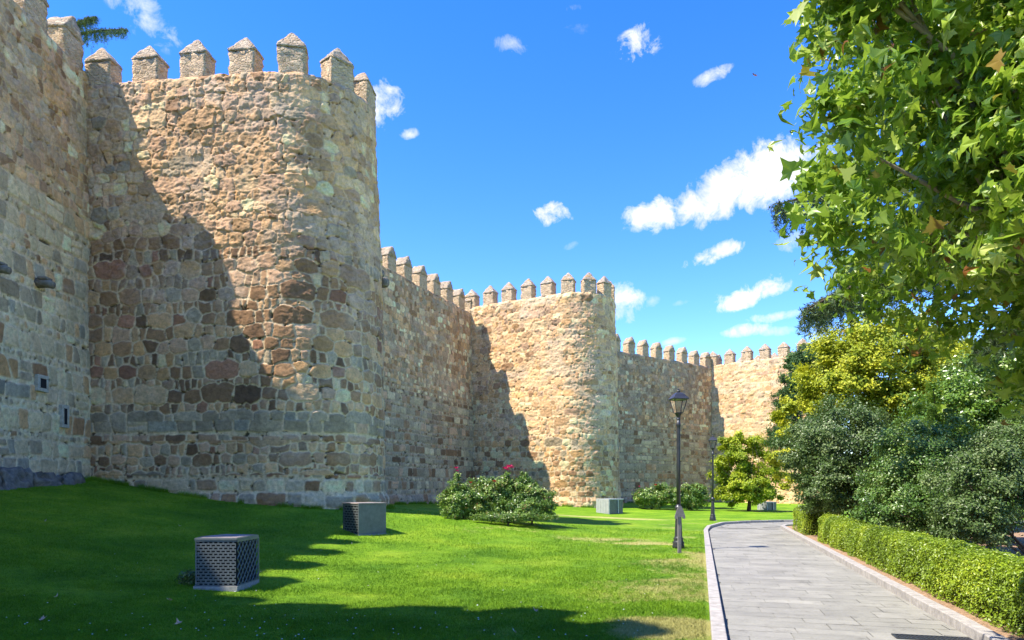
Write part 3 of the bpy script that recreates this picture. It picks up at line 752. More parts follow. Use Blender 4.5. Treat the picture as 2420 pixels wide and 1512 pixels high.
W1, W1f = curtain('grey green nearest stretch of town wall at the left edge, with stone spouts', (-13.30, -16), (-13.42, 23.5), 14.7, .9, .026, 505, style_curtain1, rlc, (29.5, 39.5), (.50, .39, .27), (.68, .59, .44), 37.45-1.72*20, 1.72, .9, 'cap', top_noise=.03, coursing=lambda u, v: (8.9-v)+(fbm(u*.6, v*.2, 5, 2)-.5)*2)
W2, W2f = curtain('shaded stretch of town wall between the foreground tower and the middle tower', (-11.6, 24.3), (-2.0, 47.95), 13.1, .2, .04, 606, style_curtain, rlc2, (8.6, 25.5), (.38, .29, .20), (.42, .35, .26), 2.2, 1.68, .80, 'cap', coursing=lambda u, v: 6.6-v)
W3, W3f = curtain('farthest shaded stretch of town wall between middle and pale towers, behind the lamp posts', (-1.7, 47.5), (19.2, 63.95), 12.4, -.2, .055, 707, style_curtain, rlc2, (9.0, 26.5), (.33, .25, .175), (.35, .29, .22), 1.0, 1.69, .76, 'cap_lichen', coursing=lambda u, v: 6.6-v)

# ------------------------------------------------------------------ stone fittings on the walls
def stone_block(name, loc, size, seed, mat_, parent=None, amp=.03, rz=0):
    me = rough_mesh(name, 'box', size[0], size[1], size[2], seed, cell=max(.03, min(size)*.3), amp=amp)
    o = link(name, me, M_[mat_], parent); o.location = loc; o.rotation_euler = (0, 0, rz); return o
def wallx(Yv, z, B=.18):                       # face of the nearest wall at this depth
    return -13.30-.12*(Yv+16)/39.5+.026*(14.7-z)+B
Yg = 13.15/.6636; zg = EYE+(HY-672)/F*Yg
def spout(px, py, label, r=.11, long=.34):
    Yv = 12.95/(-(px-CX)/F); z = EYE+(HY-py)/F*Yv; x = wallx(Yv, z)
    m = MB(); m.tube([(-.3, 0, 0), (long*.45, 0, -.02), (long, 0, -.07)], [r*1.15, r, r*.85], 10)
    o = m.build('stone_spout', M_['rock'], None, True, (x-.05, Yv, z)); tag(o, label, 'water spout', 'stone water spouts on the wall')
    t = MB(); t.box((long*.2, 0, r*.9), (long*.9, r*2.3, .07), bev=.02).build('spout_lip', M_['rock'], o)
spout(112, 668, 'dark stone spout sticking out of the left wall above a long damp streak', .12, .30)
spout(2, 633, 'dark rounded stone spout cut off by the left edge of the picture')
def recess(px, py, w, h, label):
    Yv = 12.98/(-(px-CX)/F); z = EYE+(HY-py)/F*Yv; x = wallx(Yv, z)
    e = empty('drain_opening', (x-.10, Yv, z)); tag(e, label, 'opening')
    MB().box((-.01, 0, 0), (.12, w, h)).build('hole', M_['dark'], e)
    m = MB(); b = .10
    m.box((-.02, 0, h/2+b/2), (.14, w+2*b, b), bev=.012).box((-.02, 0, -h/2-b/2), (.14, w+2*b, b), bev=.012)
    m.box((-.02, w/2+b/2, 0), (.14, b, h-.004), bev=.012).box((-.02, -w/2-b/2, 0), (.14, b, h-.004), bev=.012)
    m.build('stone_frame', M_['concrete_pale'], e)
recess(106, 906, .24, .26, 'small square dark opening with stone surround low in the left wall')
recess(157, 984, .13, .46, 'narrow upright slit low in the left wall')
# corbel stones on the wall beyond the foreground tower
q, qn = W2f(np.array([11.75])); ang = math.atan2(qn[0][1], qn[0][0])
cb = empty('corbel', (q[0][0]+qn[0][0]*.25, q[0][1]+qn[0][1]*.25, EYE+(HY-668)/F*36.0), ang); tag(cb, 'pair of dark projecting stones high on the wall right behind the foreground tower', 'corbel')
MB().tube([(-.2, 0, .12), (.4, .05, .16), (.5, .05, .14)], [.26, .24, .17], 9).build('upper_stone', M_['rock'], cb, True)
MB().tube([(-.2, .55, -.12), (.42, .5, -.16), (.5, .5, -.17)], [.27, .25, .18], 9).build('lower_stone', M_['rock'], cb, True)
# bedrock showing at the foot of the left wall
for k, (yy, l, h) in enumerate([(16.6, 1.5, .46), (17.9, 1.2, .34), (19.0, 1.2, .2), (20.2, .9, .08)]):
    x = -12.88; me = rough_mesh('bedrock_boulder', 'box', .8, l, h+.5, 40+k, cell=.1, amp=.16)
    o = link('bedrock_boulder', me, M_['rock']); o.location = (x, yy, g1(x, yy)-.45); o.rotation_euler = (0, -.25, .05*k)
    tag(o, ['largest dark bedrock outcrop at the foot of the left wall, at the picture edge', 'second dark bedrock outcrop at the foot of the left wall', 'third, lower bedrock outcrop at the foot of the left wall', 'smallest flat bedrock outcrop near the wall corner'][k], 'boulder', 'bedrock at the foot of the wall')

# ------------------------------------------------------------------ foliage
def rot_frames(nrm, rg):
    n = nrm/np.linalg.norm(nrm, axis=1, keepdims=True)
    a = rg.normal(size=n.shape); a -= (a*n).sum(1, keepdims=True)*n; a /= np.linalg.norm(a, axis=1, keepdims=True)
    return a, np.cross(n, a), n
QUAD = (np.array([(0, -.5, 0), (.30, 0, .10), (0, .5, -.05), (-.30, 0, .10)]), np.array([(0, 1, 2, 3)]))
SLIM = (np.array([(0, -.5, 0), (.16, 0, .04), (0, .5, -.04), (-.16, 0, .04)]), np.array([(0, 1, 2, 3)]))
NEEDLE = (np.array([(0, -.5, 0), (.095, 0, .02), (0, .5, -.02), (-.095, 0, .02)]), np.array([(0, 1, 2, 3)]))
def plane_leaf():
    ang = [-90, -64, -38, -14, 8, 24, 44, 62, 90]; rad = [.20, .38, .52, .30, .62, .42, .40, .36, .80]
    ang = [-100, -40, -18, 2, 22, 40, 58, 72, 90]; rad = [.06, .46, .34, .66, .42, .46, .44, .50, .92]
    pts = []
    for a, r in zip(ang, rad): pts.append((r*math.cos(R(a)), r*math.sin(R(a))))
    for a, r in list(zip(ang, rad))[-2:0:-1]: pts.append((-r*math.cos(R(a)), r*math.sin(R(a))))
    V = [(0, 0, .03)]+[(x*.62, y*.62, -.32*(x*x+y*y)+.10*abs(x)) for x, y in pts]
    n = len(pts); F_ = [(0, 1+i, 1+(i+1) % n) for i in range(n)]
    return np.array(V), np.array(F_)
PLEAF = plane_leaf()
def leaves(name, P, size, tmpl, mat_, parent, nrm=None, up=.4, seed=1, rnd=None, loc=None):
    rg = np.random.default_rng(seed); n = len(P)
    v = rg.normal(size=(n, 3)); v /= np.linalg.norm(v, axis=1, keepdims=True)
    if nrm is not None: v = v*.8+nrm*.9
    v[:, 2] += up
    a, b, c = rot_frames(v, rg); T, Fc = tmpl
    asp = np.ones((n, 3))
    if len(T) > 8: asp[:, 0] = rg.uniform(.8, 1.15, n); asp[:, 2] = rg.uniform(-.3, 2.4, n)
    s = (size*rg.uniform(.65, 1.3, n))[:, None, None] if np.ndim(size) == 0 else (size*rg.uniform(.7, 1.25, n))[:, None, None]
    V = P[:, None, :]+s*(T[None, :, 0, None]*(a*asp[:, :1])[:, None]+T[None, :, 1, None]*b[:, None]+T[None, :, 2, None]*(c*asp[:, 2:])[:, None])
    k = len(T); Fq = (Fc[None]+np.arange(n)[:, None, None]*k).reshape(-1, Fc.shape[1])
    me = npmesh(name, V.reshape(-1, 3), Fq, False)
    r = rg.uniform(0, 1, n) if rnd is None else np.clip(rnd+rg.normal(0, .16, n), 0, 1)
    fattr(me, 'rnd', np.repeat(r, k))
    return link(name, me, M_[mat_], parent, loc)
def clump_points(lobes, n, seed, twigs=160, spread=.22, shell=.55, zmin=None):
    """lobes: (x,y,z, rx,ry,rz, weight); points gathered in twig clumps near the outside of each lobe"""
    rg = np.random.default_rng(seed); L = np.array(lobes, float); w = L[:, 3]*L[:, 4]+L[:, 3]*L[:, 5]; w = w/w.sum()
    li = rg.choice(len(L), twigs, p=w); d = rg.normal(size=(twigs, 3)); d /= np.linalg.norm(d, axis=1, keepdims=True)
    rr = 1-(rg.uniform(0, 1, twigs)**1.7)*shell
    wob = 1+.22*(vn(d[:, 0]*3+li*7, d[:, 1]*3+d[:, 2]*2.3, seed)-.4)
    cen = L[li, :3]+d*rr[:, None]*L[li, 3:6]*wob[:, None]; tv = rg.uniform(0, 1, twigs)
    ti = rg.integers(0, twigs, n); sc = np.maximum(spread*L[li[ti], 3:6].mean(1), spread*1.7 if L[:, 3].max() > 2 and len(L) > 12 else 0)
    q = rg.normal(size=(n, 3)); q[:, 2] *= .7
    P = cen[ti]+q*sc[:, None]*rg.uniform(.4, 1, n)[:, None]
    nn = d[ti]
    if zmin is not None: P[:, 2] = np.where(P[:, 2] < zmin, zmin+rg.uniform(0, .15, n), P[:, 2])
    return P, nn, tv[ti], cen
def limbs(base, cens, rg_seed, r0, mat_, name, parent, nlimb=7, trunk_h=.35, top=None):
    """tapered trunk with limbs that fork towards the twig clumps"""
    rg = np.random.default_rng(rg_seed); base = np.array(base, float); c = cens[rg.choice(len(cens), min(nlimb*5, len(cens)), replace=False)]
    mid = c.mean(0) if top is None else np.array(top, float); m = MB()
    tk = base+(mid-base)*trunk_h
    m.tube([base+(0, 0, -.2), base*.5+tk*.5+rg.normal(0, r0*.3, 3)*(1, 1, 0), tk], [r0*1.25, r0*.95, r0*.75], 10)
    G = np.array_split(c[np.argsort(np.arctan2(c[:, 1]-mid[1], c[:, 0]-mid[0]))], nlimb)
    for g in G:
        if not len(g): continue
        e = g.mean(0); f1 = tk+(e-tk)*.55+rg.normal(0, .05, 3)*np.linalg.norm(e-tk)
        m.tube([tk-(tk-base)*.08, tk*.5+f1*.5+(0, 0, .04), f1], [r0*.6, r0*.42, r0*.3], 7)
        for q in g:
            h = f1*.5+q*.5+rg.normal(0, .06, 3)*np.linalg.norm(q-f1)
            m.tube([f1, h, q], [r0*.27, r0*.15, r0*.05], 5, False)
    return m.build(name, M_[mat_], parent, True)
def tree(kind, loc, lobes, n, size, leafmat, label, cat, seed, r0=.14, twigs=200, spread=.2, shell=.55, tmpl=QUAD, bark='bark', up=.45, zmin=None, group=None, trunk_h=.35, nlimb=7):
    root = empty(kind, loc); tag(root, label, cat, group)
    L = [(x-loc[0], y-loc[1], z-loc[2], a, b, c, 1) for x, y, z, a, b, c in lobes]
    P, nn, tv, cen = clump_points(L, n, seed, twigs, spread, shell, zmin)
    leaves('crown' if cat == 'tree' else 'foliage', P, size, tmpl, leafmat, root, nn, up, seed+1, tv*.65+.17)
    limbs((0, 0, 0), cen, seed+2, r0, bark, 'trunk' if cat == 'tree' else 'stems', root, nlimb, trunk_h)
    return root
def W(px, py, Yv): v = at(px, py, Yv); return (v.x, v.y, v.z)
def lobe(px, py, Yv, rp, ry=None, rz=None):
    x, y, z = W(px, py, Yv); r = rp/F*Yv; return (x, y, z, r, (ry if ry else rp)/F*Yv, (rz if rz else rp)/F*Yv)

# plane tree hanging in from the right, trunk just outside the picture
PT = [(6.1, 6.6, 6.3, 2.85, 2.7, 2.9), (5.15, 5.2, 4.5, 1.8, 1.6, 1.6), (5.0, 6.7, 5.6, 1.4, 1.6, 1.35), (6.8, 8.4, 5.2, 2.5, 2.2, 2.6), (5.7, 5.7, 4.15, 1.4, 1.4, 1.1), (7.0, 5.0, 6.5, 2.6, 2.4, 2.6), (4.3, 5.9, 6.1, 1.2, 1.3, 1.5)]+[lobe(*q) for q in [(2015, 60, 5.9, 95), (2010, 200, 5.8, 90), (2000, 340, 5.9, 95), (1960, 400, 5.6, 60), (1985, 490, 5.8, 80), (1935, 540, 5.6, 42), (2085, 575, 5.8, 65), (2010, -80, 6, 110)]]
proot = empty('plane_tree', (7.3, 6.9, .1)); tag(proot, 'big plane tree overhanging the right side with broad lobed sunlit leaves', 'tree')
L = [(x-7.3, y-6.9, z-.1, a, b, c, 1) for x, y, z, a, b, c in PT]
P, nn, tv, cen = clump_points(L, 56000, 61, 900, .13, .6)
wx = P[:, 0]+7.3; wy = P[:, 1]+6.9; wz = P[:, 2]+.1
ok = (wy > 3.7) & (wz > 2.15)
lp, ln, lt = P[ok], nn[ok], tv[ok]
leaves('crown', lp, .105+.15*np.random.default_rng(9).random(len(lp))**.8, PLEAF, 'leaf_plane', proot, ln, .35, 62, lt*.5+.22+np.random.default_rng(8).normal(0, .14, len(lt)))
limbs((0, 0, 0), cen, 63, .19, 'bark_pale', 'trunk', proot, 24, .4)
rg = np.random.default_rng(5); M_['seedball'] = mat_simple('seed_ball', (.34, .32, .08), .9, 0, .4, 60, .6, .2, .006)
m = MB(); bmesh.ops.create_icosphere(m.bm, subdivisions=2, radius=.023); m.tube([(0, 0, .10), (0, 0, .02)], .003, 4)
sb = m.build('seed_ball', M_['seedball'], proot, True)
for k, i in enumerate(rg.choice(np.flatnonzero(lp[:, 0] < -1.2), 40, replace=False)):
    o = sb if k == 0 else sb.copy()
    if k: C.objects.link(o); o.parent = proot
    o.location = lp[i]

# cedar behind the plane tree: tiers of level boughs with hanging twigs
def cedar(name, loc, h, boughs, label, seed, r0=.3, nmat='needle', top=True, droop=1.0, dens=1.0, group=None):
    rg = np.random.default_rng(seed); root = empty(name, loc); tag(root, label, 'tree', group)
    m = MB(); m.tube([(0, 0, -.3), (.05, 0, h*.4), (0, .05, h*.8), (0, 0, h)], [r0*1.2, r0*.8, r0*.35, .03], 10)
    P = []; Nn = []
    for (az, z0, ln, rise) in boughs:
        d = np.array((math.cos(az), math.sin(az), 0)); s_ = np.array((-d[1], d[0], 0))
        pts = [np.array((0, 0, z0))+d*ln*t+np.array((0, 0, rise*ln*t-.10*ln*t*t*droop)) for t in np.linspace(0, 1, 7)]
        m.tube([tuple(q) for q in pts], list(np.linspace(.10, .008, 7)*(ln/4)), 6)
        B = np.array(pts)
        def on(t): return np.array([np.interp(t, np.linspace(0, 1, 7), B[:, k]) for k in range(3)])
        def hang(c0, hl):
            c1 = c0+np.array((rg.normal(0, .10), rg.normal(0, .10), -hl)); m.tube([tuple(c0), tuple(c1)], [.006, .002], 3, False)
            k = int(75*dens*hl/.5)+6; tt_ = rg.uniform(0, 1, k)[:, None]
            P.append(c0+(c1-c0)*tt_+rg.normal(0, .03, (k, 3))); Nn.append(np.tile([0, 0, .2], (k, 1)))
        for t in np.arange(.10, 1.0, .030):
            b = on(t)
            hang(b, rg.uniform(.15, .75)*droop*(1.15-.8*t)+.05)
            for sg in (-1, 1):
                l2 = min(1.7, ln*.26)*(1.12-t)*rg.uniform(.4, 1.1)
                e = b+s_*sg*l2*.75+d*l2*.6+np.array((0, 0, -.22*l2*droop+rg.normal(0, .04)))
                m.tube([tuple(b), tuple((b+e)/2+(0, 0, .04)), tuple(e)], [.010, .007, .003], 4, False)
                for t2 in np.arange(.2, 1.05, .22):
                    hang(b+(e-b)*t2, rg.uniform(.1, .6)*droop*(1.1-.6*t2))
    m.build('trunk', M_['bark'], root, True)
    P = np.concatenate(P); leaves('crown', P, .085, NEEDLE, nmat, root, np.concatenate(Nn), .1, seed+1)
    return root
cb_ = (11.9, 14.6)
tip1 = at(1842, 488, 13.2); tip2 = at(1908, 735, 12.6); tip3 = at(1985, 560, 13.8)
B_ = []
for tp, z0 in ((tip1, 6.9), (tip2, 5.3), (at(1990, 640, 13.0), 6.1)):
    dx, dy = tp.x-cb_[0], tp.y-cb_[1]; ln = math.hypot(dx, dy); rs_ = {6.9: -.10, 5.3: -.25, 6.1: -.2}[z0]; z0 = tp.z-ln*(rs_-.125); B_.append((math.atan2(dy, dx), z0, ln, rs_))
rg = np.random.default_rng(3)
for k in range(14): B_.append((rg.uniform(-1.5, 2.4), 5.0+k*.45, 3.2*(1-.045*k), rg.uniform(-.05, .08)))
for az in (2.9, 3.05, 3.3): B_.append((az, 5.2+az*.6, 5.2, -.15))
cedar('cedar_tree', (cb_[0], cb_[1], .05), 12, B_, dens=1.25, droop=1.25, label='dark cedar with drooping twigs reaching out from behind the plane tree', seed=71)
# cedar bough showing over the battlements
tipA = at(298, 122, 37); bx = (-25.2, 38.5)
dx, dy = tipA.x-bx[0], tipA.y-bx[1]; ln = math.hypot(dx, dy)
BB = [(math.atan2(dy, dx), tipA.z+.3, ln, .02), (math.atan2(at(236, 85, 37).y-bx[1], at(236, 85, 37).x-bx[0]), at(0, 88, 37).z-.1, at(236, 85, 37).x-bx[0], .10)]
for k in range(8): BB.append((rg.uniform(1.2, 5.0), 17+k*1.1, 3.0, .03))
cedar('cedar_tree', (bx[0], bx[1], 1.3), 26.2, BB, 'distant cedar inside the town whose bough tips peek over the battlements', 75, dens=.7)

# golden green rounded tree
tree('golden_tree', (13.2, 24.6, 0), [lobe(2090, 880, 24.5, 165, 160, 135), lobe(1985, 905, 24, 100, 110, 90), lobe(2270, 930, 25.5, 150, 150, 120), lobe(1905, 985, 24.6, 62, 70, 62), lobe(1868, 1090, 25, 48, 60, 55), lobe(2075, 800, 24.6, 85, 80, 62), lobe(2170, 830, 24.8, 90, 90, 70), lobe(2150, 960, 23.5, 110, 100, 80)],
     140000, .115, 'leaf_yellow', 'large rounded golden yellow tree above the dark shrubs', 'tree', 81, .2, 520, .13, .42, up=.7)
# small golden tree by the far tower
tree('golden_tree', (14.9, 44, .05), [lobe(1765, 1085, 44, 62, 60, 52), lobe(1762, 1150, 43.7, 62, 56, 38), lobe(1765, 1176, 43.2, 50, 36, 15), lobe(1805, 1165, 43.6, 40, 40, 24), lobe(1722, 1165, 43.4, 34, 36, 26), lobe(1722, 1110, 43.6, 38, 40, 45), lobe(1815, 1120, 44.4, 45, 45, 40), lobe(1740, 1150, 43.6, 36, 36, 34), lobe(1795, 1160, 44, 32, 36, 26), lobe(1840, 1110, 44, 26, 30, 30), lobe(1752, 1042, 44, 38, 40, 26), lobe(1720, 1060, 44, 30, 34, 30)],
     56000, .14, 'leaf_lime', 'small low golden green tree on the lawn in front of the farthest tower', 'tree', 91, .12, 200, .16, .6, up=.6, group=None)
# shrubs behind the hedge
tree('evergreen_shrub', (10.6, 21.2, .05), [lobe(1990, 1050, 21, 120, 110, 100), lobe(1950, 1140, 20.6, 70, 80, 75), lobe(2070, 1100, 20.6, 110, 100, 110), lobe(1905, 1060, 21.4, 66, 66, 66), lobe(2000, 1190, 20.8, 80, 60, 50)],
     80000, .075, 'leaf_privet', 'tall dark glossy shrub leaning over the far end of the hedge', 'shrub', 101, .06, 420, .15, .45, zmin=.1, trunk_h=.15, nlimb=9)
tree('evergreen_shrub', (10.4, 16.4, .05), [lobe(2190, 1130, 16.4, 130, 120, 125), lobe(2120, 1200, 16, 90, 80, 80), lobe(2260, 1200, 15.8, 110, 90, 85), lobe(2200, 1050, 16.6, 90, 90, 80)],
     80000, .062, 'leaf_laurel', 'broad dark glossy shrub behind the middle of the hedge', 'shrub', 111, .06, 420, .15, .45, zmin=.1, trunk_h=.15, nlimb=9)
tree('evergreen_shrub', (9.4, 12.4, .05), [lobe(2330, 1150, 12.6, 120, 110, 110), lobe(2290, 1230, 12.2, 80, 80, 70), lobe(2420, 1090, 13, 110, 110, 100)],
     65000, .05, 'leaf_privet', 'nearest dark glossy shrub at the right edge with its stems showing', 'shrub', 121, .05, 380, .15, .45, zmin=.45, trunk_h=.12, nlimb=10)
tree('leafy_tree', (12.6, 18.8, .05), [lobe(2330, 960, 18.6, 130, 130, 130), lobe(2240, 1000, 18.3, 90, 90, 90), lobe(2440, 1020, 18, 140, 140, 140), lobe(2380, 880, 18.6, 100, 100, 90)],
     75000, .085, 'leaf_bright', 'bright green tree at the right edge between plane tree and shrubs', 'tree', 131, .13, 420, .15, .5)
# dark conifers behind the golden tree
tree('conifer', (14.8, 34.5, .1), [lobe(1872, 900, 34.5, 26, 30, 40), lobe(1862, 960, 34.5, 34, 36, 50), lobe(1855, 1030, 34.5, 42, 40, 50), lobe(1905, 860, 35, 30, 30, 45)],
     30000, .12, 'needle_far', 'slender dark green conifer at the left side of the golden tree', 'tree', 141, .16, 260, .2, .8, SLIM, up=-.3)
tree('pine_tree', (22.6, 49.5, .1), [lobe(1935, 850, 49.5, 62, 60, 36), lobe(1893, 858, 49, 34, 40, 26), lobe(1985, 850, 50, 60, 60, 50), lobe(1925, 905, 49, 40, 40, 40)],
     36000, .20, 'needle_far', 'dark round topped pine rising behind the golden tree near the far tower', 'tree', 151, .25, 300, .16, .6, up=.4)
# belt of trees beyond, closing the view on the right
for k, (x, yy, h, w, mt, lb) in enumerate([(27, 40, 9, 4.2, 'needle_far', 'dark tree in the distance at the far right, left one of the belt'), (34, 38, 10, 4.6, 'leaf_bright', 'green tree in the distance, second of the belt at far right'), (33, 30, 8, 4, 'needle_far', 'dark tree in the distance, third of the belt at far right'),
        (29, 24, 6.5, 3.4, 'leaf_bright', 'green tree in the distance, nearest of the belt at far right'), (44, 47, 12, 6, 'needle_far', 'tallest dark tree in the distance at the far right end')]):
    tree('leafy_tree', (x, yy, 0), [(x, yy, h*.62, w*.8, w*.8, h*.36), (x+w*.3, yy-w*.2, h*.45, w*.6, w*.6, h*.3), (x-w*.4, yy, h*.5, w*.5, w*.5, h*.28)], 12000, .32, mt, lb, 'tree', 161+k*3, .25, 200, .18, .6, group='belt of trees in the distance')

# ------------------------------------------------------------------ clipped hedge along the walk
def hedge(name, y0, y1, o0, o1, h, n, label, seed, endcap=True):
    rg = np.random.default_rng(seed); root = empty(name, (.28*(y0+y1)/2+2.78+(o0+o1)/2, (y0+y1)/2, .05)); tag(root, label, 'hedge')
    ox, oy, oz = root.location
    d = np.array((.27, 1)); d /= np.hypot(*d); 
    def hx(y): return .28*y+2.78
    L = y1-y0; W_ = o1-o0
    # face areas: near side, top, far side, two ends
    ar = np.array([L*h, L*W_, L*h, W_*h, W_*h]); f = rg.choice(5, n, p=ar/ar.sum())
    a = rg.uniform(0, 1, n); b = rg.uniform(0, 1, n)
    yy = np.where(f < 3, y0+a*L, np.where(f == 3, y0, y1)); oo = np.where(f == 0, o0, np.where(f == 2, o1, o0+(a if False else rg.uniform(0, 1, n))*W_))
    oo = np.where(f == 1, o0+b*W_, oo); zz = np.where(f == 1, h, b*h)
    # rounded shoulders and lumps
    rs = .10; ex = np.minimum(oo-o0, o1-oo); zz = zz-np.where(f == 1, np.clip(rs-ex, 0, rs)**2/rs, 0)
    oo = np.where(f == 0, oo+np.clip(zz-(h-rs), 0, rs)**2/rs*.9, oo); oo = np.where(f == 2, oo-np.clip(zz-(h-rs), 0, rs)**2/rs*.9, oo)
    lump = (fbm(yy*1.7+zz, zz*2.3+oo, seed, 3)-.5)*.18
    oo = oo+np.where(f == 0, -lump, np.where(f == 2, lump, 0)); zz = zz+np.where(f == 1, lump*.8, 0)
    dep = np.abs(rg.normal(0, .035, n)); oo = oo+np.where(f == 0, dep-.03, np.where(f == 2, -dep+.03, 0)); zz = zz-np.where(f == 1, dep-.03, 0)+(rg.random(n) < .05)*rg.uniform(0, .05, n)
    yy = yy+np.where(f == 3, dep-.03, np.where(f == 4, -dep+.03, 0))
    thin = (zz < .22) & (rg.random(n) < .55)                       # bare at the bottom
    nrm = np.zeros((n, 3)); nrm[f == 0] = (-1, .28, .2); nrm[f == 1] = (0, 0, 1); nrm[f == 2] = (1, -.28, .2); nrm[f == 3] = (0, -1, .2); nrm[f == 4] = (0, 1, .2)
    P = np.stack([hx(yy)+oo-ox, yy-oy, zz+.05-oz+.02], -1)[~thin]
    leaves('foliage', P, .038, QUAD, 'leaf_hedge', root, nrm[~thin], .3, seed+1, (fbm(yy*1.1, zz*2+oo, seed+5, 3)*.9+.05)[~thin])
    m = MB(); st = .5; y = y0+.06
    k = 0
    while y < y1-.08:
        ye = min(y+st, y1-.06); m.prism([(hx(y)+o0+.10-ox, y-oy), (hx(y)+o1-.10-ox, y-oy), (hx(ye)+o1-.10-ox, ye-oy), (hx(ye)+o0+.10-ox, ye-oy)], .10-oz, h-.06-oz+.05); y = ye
    m.build('dark_core', M_['core'], root)  # solid near-black core, its colour standing in for shade behind the leaves
    s = MB()
    for i in range(int(L*14)):
        y = rg.uniform(y0+.05, y1-.05); o_ = rg.uniform(o0+.04, o1-.04); x = hx(y)+o_
        s.tube([(x-ox, y-oy, 0), (x-ox+rg.normal(0, .03), y-oy+rg.normal(0, .04), .3)], .007, 4)
    s.build('stems', M_['bark'], root)['kind'] = 'stuff'
    return root
hedge('clipped_hedge', -3, 19.7, .40, 1.0, .68, 250000, 'long clipped bright green hedge running along the right side of the walk', 171)
hedge('clipped_hedge', 21.8, 24.6, .02+.25, 1.3, .78, 22000, 'short clipped green hedge block beyond the gap at the end of the long hedge', 181)

# ------------------------------------------------------------------ rose beds
def roses(loc, lobes, n, label, seed, flowers, size=.075):
    root = tree('rose_bush', loc, lobes, n, size, 'leaf_rose', label, 'rose bush', seed, .03, 170, .2, .75, zmin=.02, group='rose bushes in beds on the lawn', trunk_h=.12, nlimb=8, up=.3)
    for (x, y, z, r, mt) in flowers:
        m = MB(); rg = np.random.default_rng(int(abs(x)*97+seed))
        for k in range(14):
            a = k*2.4; q = r*(.25+.05*k); 
            b = [(q*.4*math.cos(a), q*.4*math.sin(a), 0), (q*math.cos(a-.5), q*math.sin(a-.5), r*.5), (q*1.1*math.cos(a), q*1.1*math.sin(a), r*.62), (q*math.cos(a+.5), q*math.sin(a+.5), r*.5)]
            m.bm.faces.new([m.bm.verts.new(Vector(p)+Vector((rg.normal(0, r*.05), 0, 0))) for p in b])
        o = m.build('rose_flower', M_[mt], root); o.location = (x-loc[0], y-loc[1], z-loc[2])
        s = MB().tube([(0, 0, -.45), (.03, .01, -.2), (0, 0, .02)], .006, 4).build('flower_stem', M_['bark'], o)
def fl(px, py, Yv, r, mt): v = at(px, py, Yv); return (v.x, v.y, v.z, r, mt)
YB = 22.3; g0 = g1(-.9, YB)
def rb(*L): return [(x, y, z, a, b*.62, c) for x, y, z, a, b, c in [lobe(*q) for q in L]]
roses((at(1095, 1, YB).x, YB, g0), rb((1090, 1185, YB, 46, 60, 42), (1130, 1180, YB+.1, 42, 54, 46), (1080, 1150, YB, 19, 24, 34), (1079, 1128, YB, 8, 10, 26), (1056, 1150, YB, 9, 12, 22), (1075, 1203, YB-.3, 34, 36, 24)), 17000, 'left rose bush of the near bed, one pink bloom on a tall shoot', 191,
      [fl(1078, 1107, YB, 0.093, 'petal'), fl(1081, 1113, YB, 0.070, 'petal'), fl(1112, 1141, YB-.3, 0.070, 'petal_red')], .068)
roses((at(1180, 1, YB).x, YB+.1, g0), rb((1180, 1176, YB, 56, 60, 48), (1200, 1150, YB+.1, 27, 30, 46), (1200, 1128, YB, 13, 18, 26), (1198, 1118, YB, 7, 9, 20), (1150, 1165, YB+.2, 34, 44, 38), (1138, 1183, YB-.1, 44, 50, 38), (1222, 1168, YB, 36, 44, 40), (1160, 1150, YB, 22, 26, 28), (1180, 1203, YB-.4, 50, 36, 24)), 21000, 'middle rose bush of the near bed, with the large pink cluster on top', 201,
      [fl(1194, 1108, YB, 0.116, 'petal'), fl(1203, 1104, YB, 0.132, 'petal'), fl(1210, 1106, YB, 0.093, 'petal'), fl(1200, 1111, YB, 0.085, 'petal'), fl(1168, 1138, YB-.3, 0.078, 'petal_red'), fl(1150, 1150, YB-.3, 0.062, 'petal_red')], .068)
roses((at(1258, 1, YB).x, YB+.1, g0), rb((1258, 1185, YB, 50, 60, 40), (1245, 1150, YB+.2, 24, 30, 34), (1238, 1132, YB+.2, 9, 12, 20), (1258, 1135, YB+.2, 8, 12, 16), (1287, 1190, YB, 26, 40, 34), (1240, 1205, YB-.4, 50, 36, 20)), 17000, 'right rose bush of the near bed, green without flowers', 211, [], .068)
roses((at(1200, 1, 21.3).x, 21.4, g0-.06), rb((1200, 1222, 21.4, 95, 20, 8), (1290, 1222, 21.6, 34, 20, 6)), 7000, 'low ground hugging edge of the near rose bed, creeping onto the lawn', 215, [], .05)
roses((at(1540, 1, 43).x, 43.0, .1), [lobe(1535, 1178, 43.0, 38, 22, 22), lobe(1560, 1170, 43.0, 30, 30, 26), lobe(1515, 1172, 43.0, 14, 20, 20)], 13000, 'left rose bush of the far bed, red bloom behind the near lamp post', 221,
      [fl(1549, 1147, 42.7, .14, 'petal_red'), fl(1511, 1150, 42.7, .09, 'petal')], .11)
roses((at(1628, 1, 43).x, 43.0, .1), [lobe(1632, 1176, 43.0, 40, 22, 28), lobe(1600, 1174, 43.0, 26, 30, 26), lobe(1645, 1160, 43.0, 22, 22, 16)], 13000, 'right rose bush of the far bed, between the two lamp posts', 231, [fl(1605, 1148, 42.7, .07, 'petal_white')], .11)

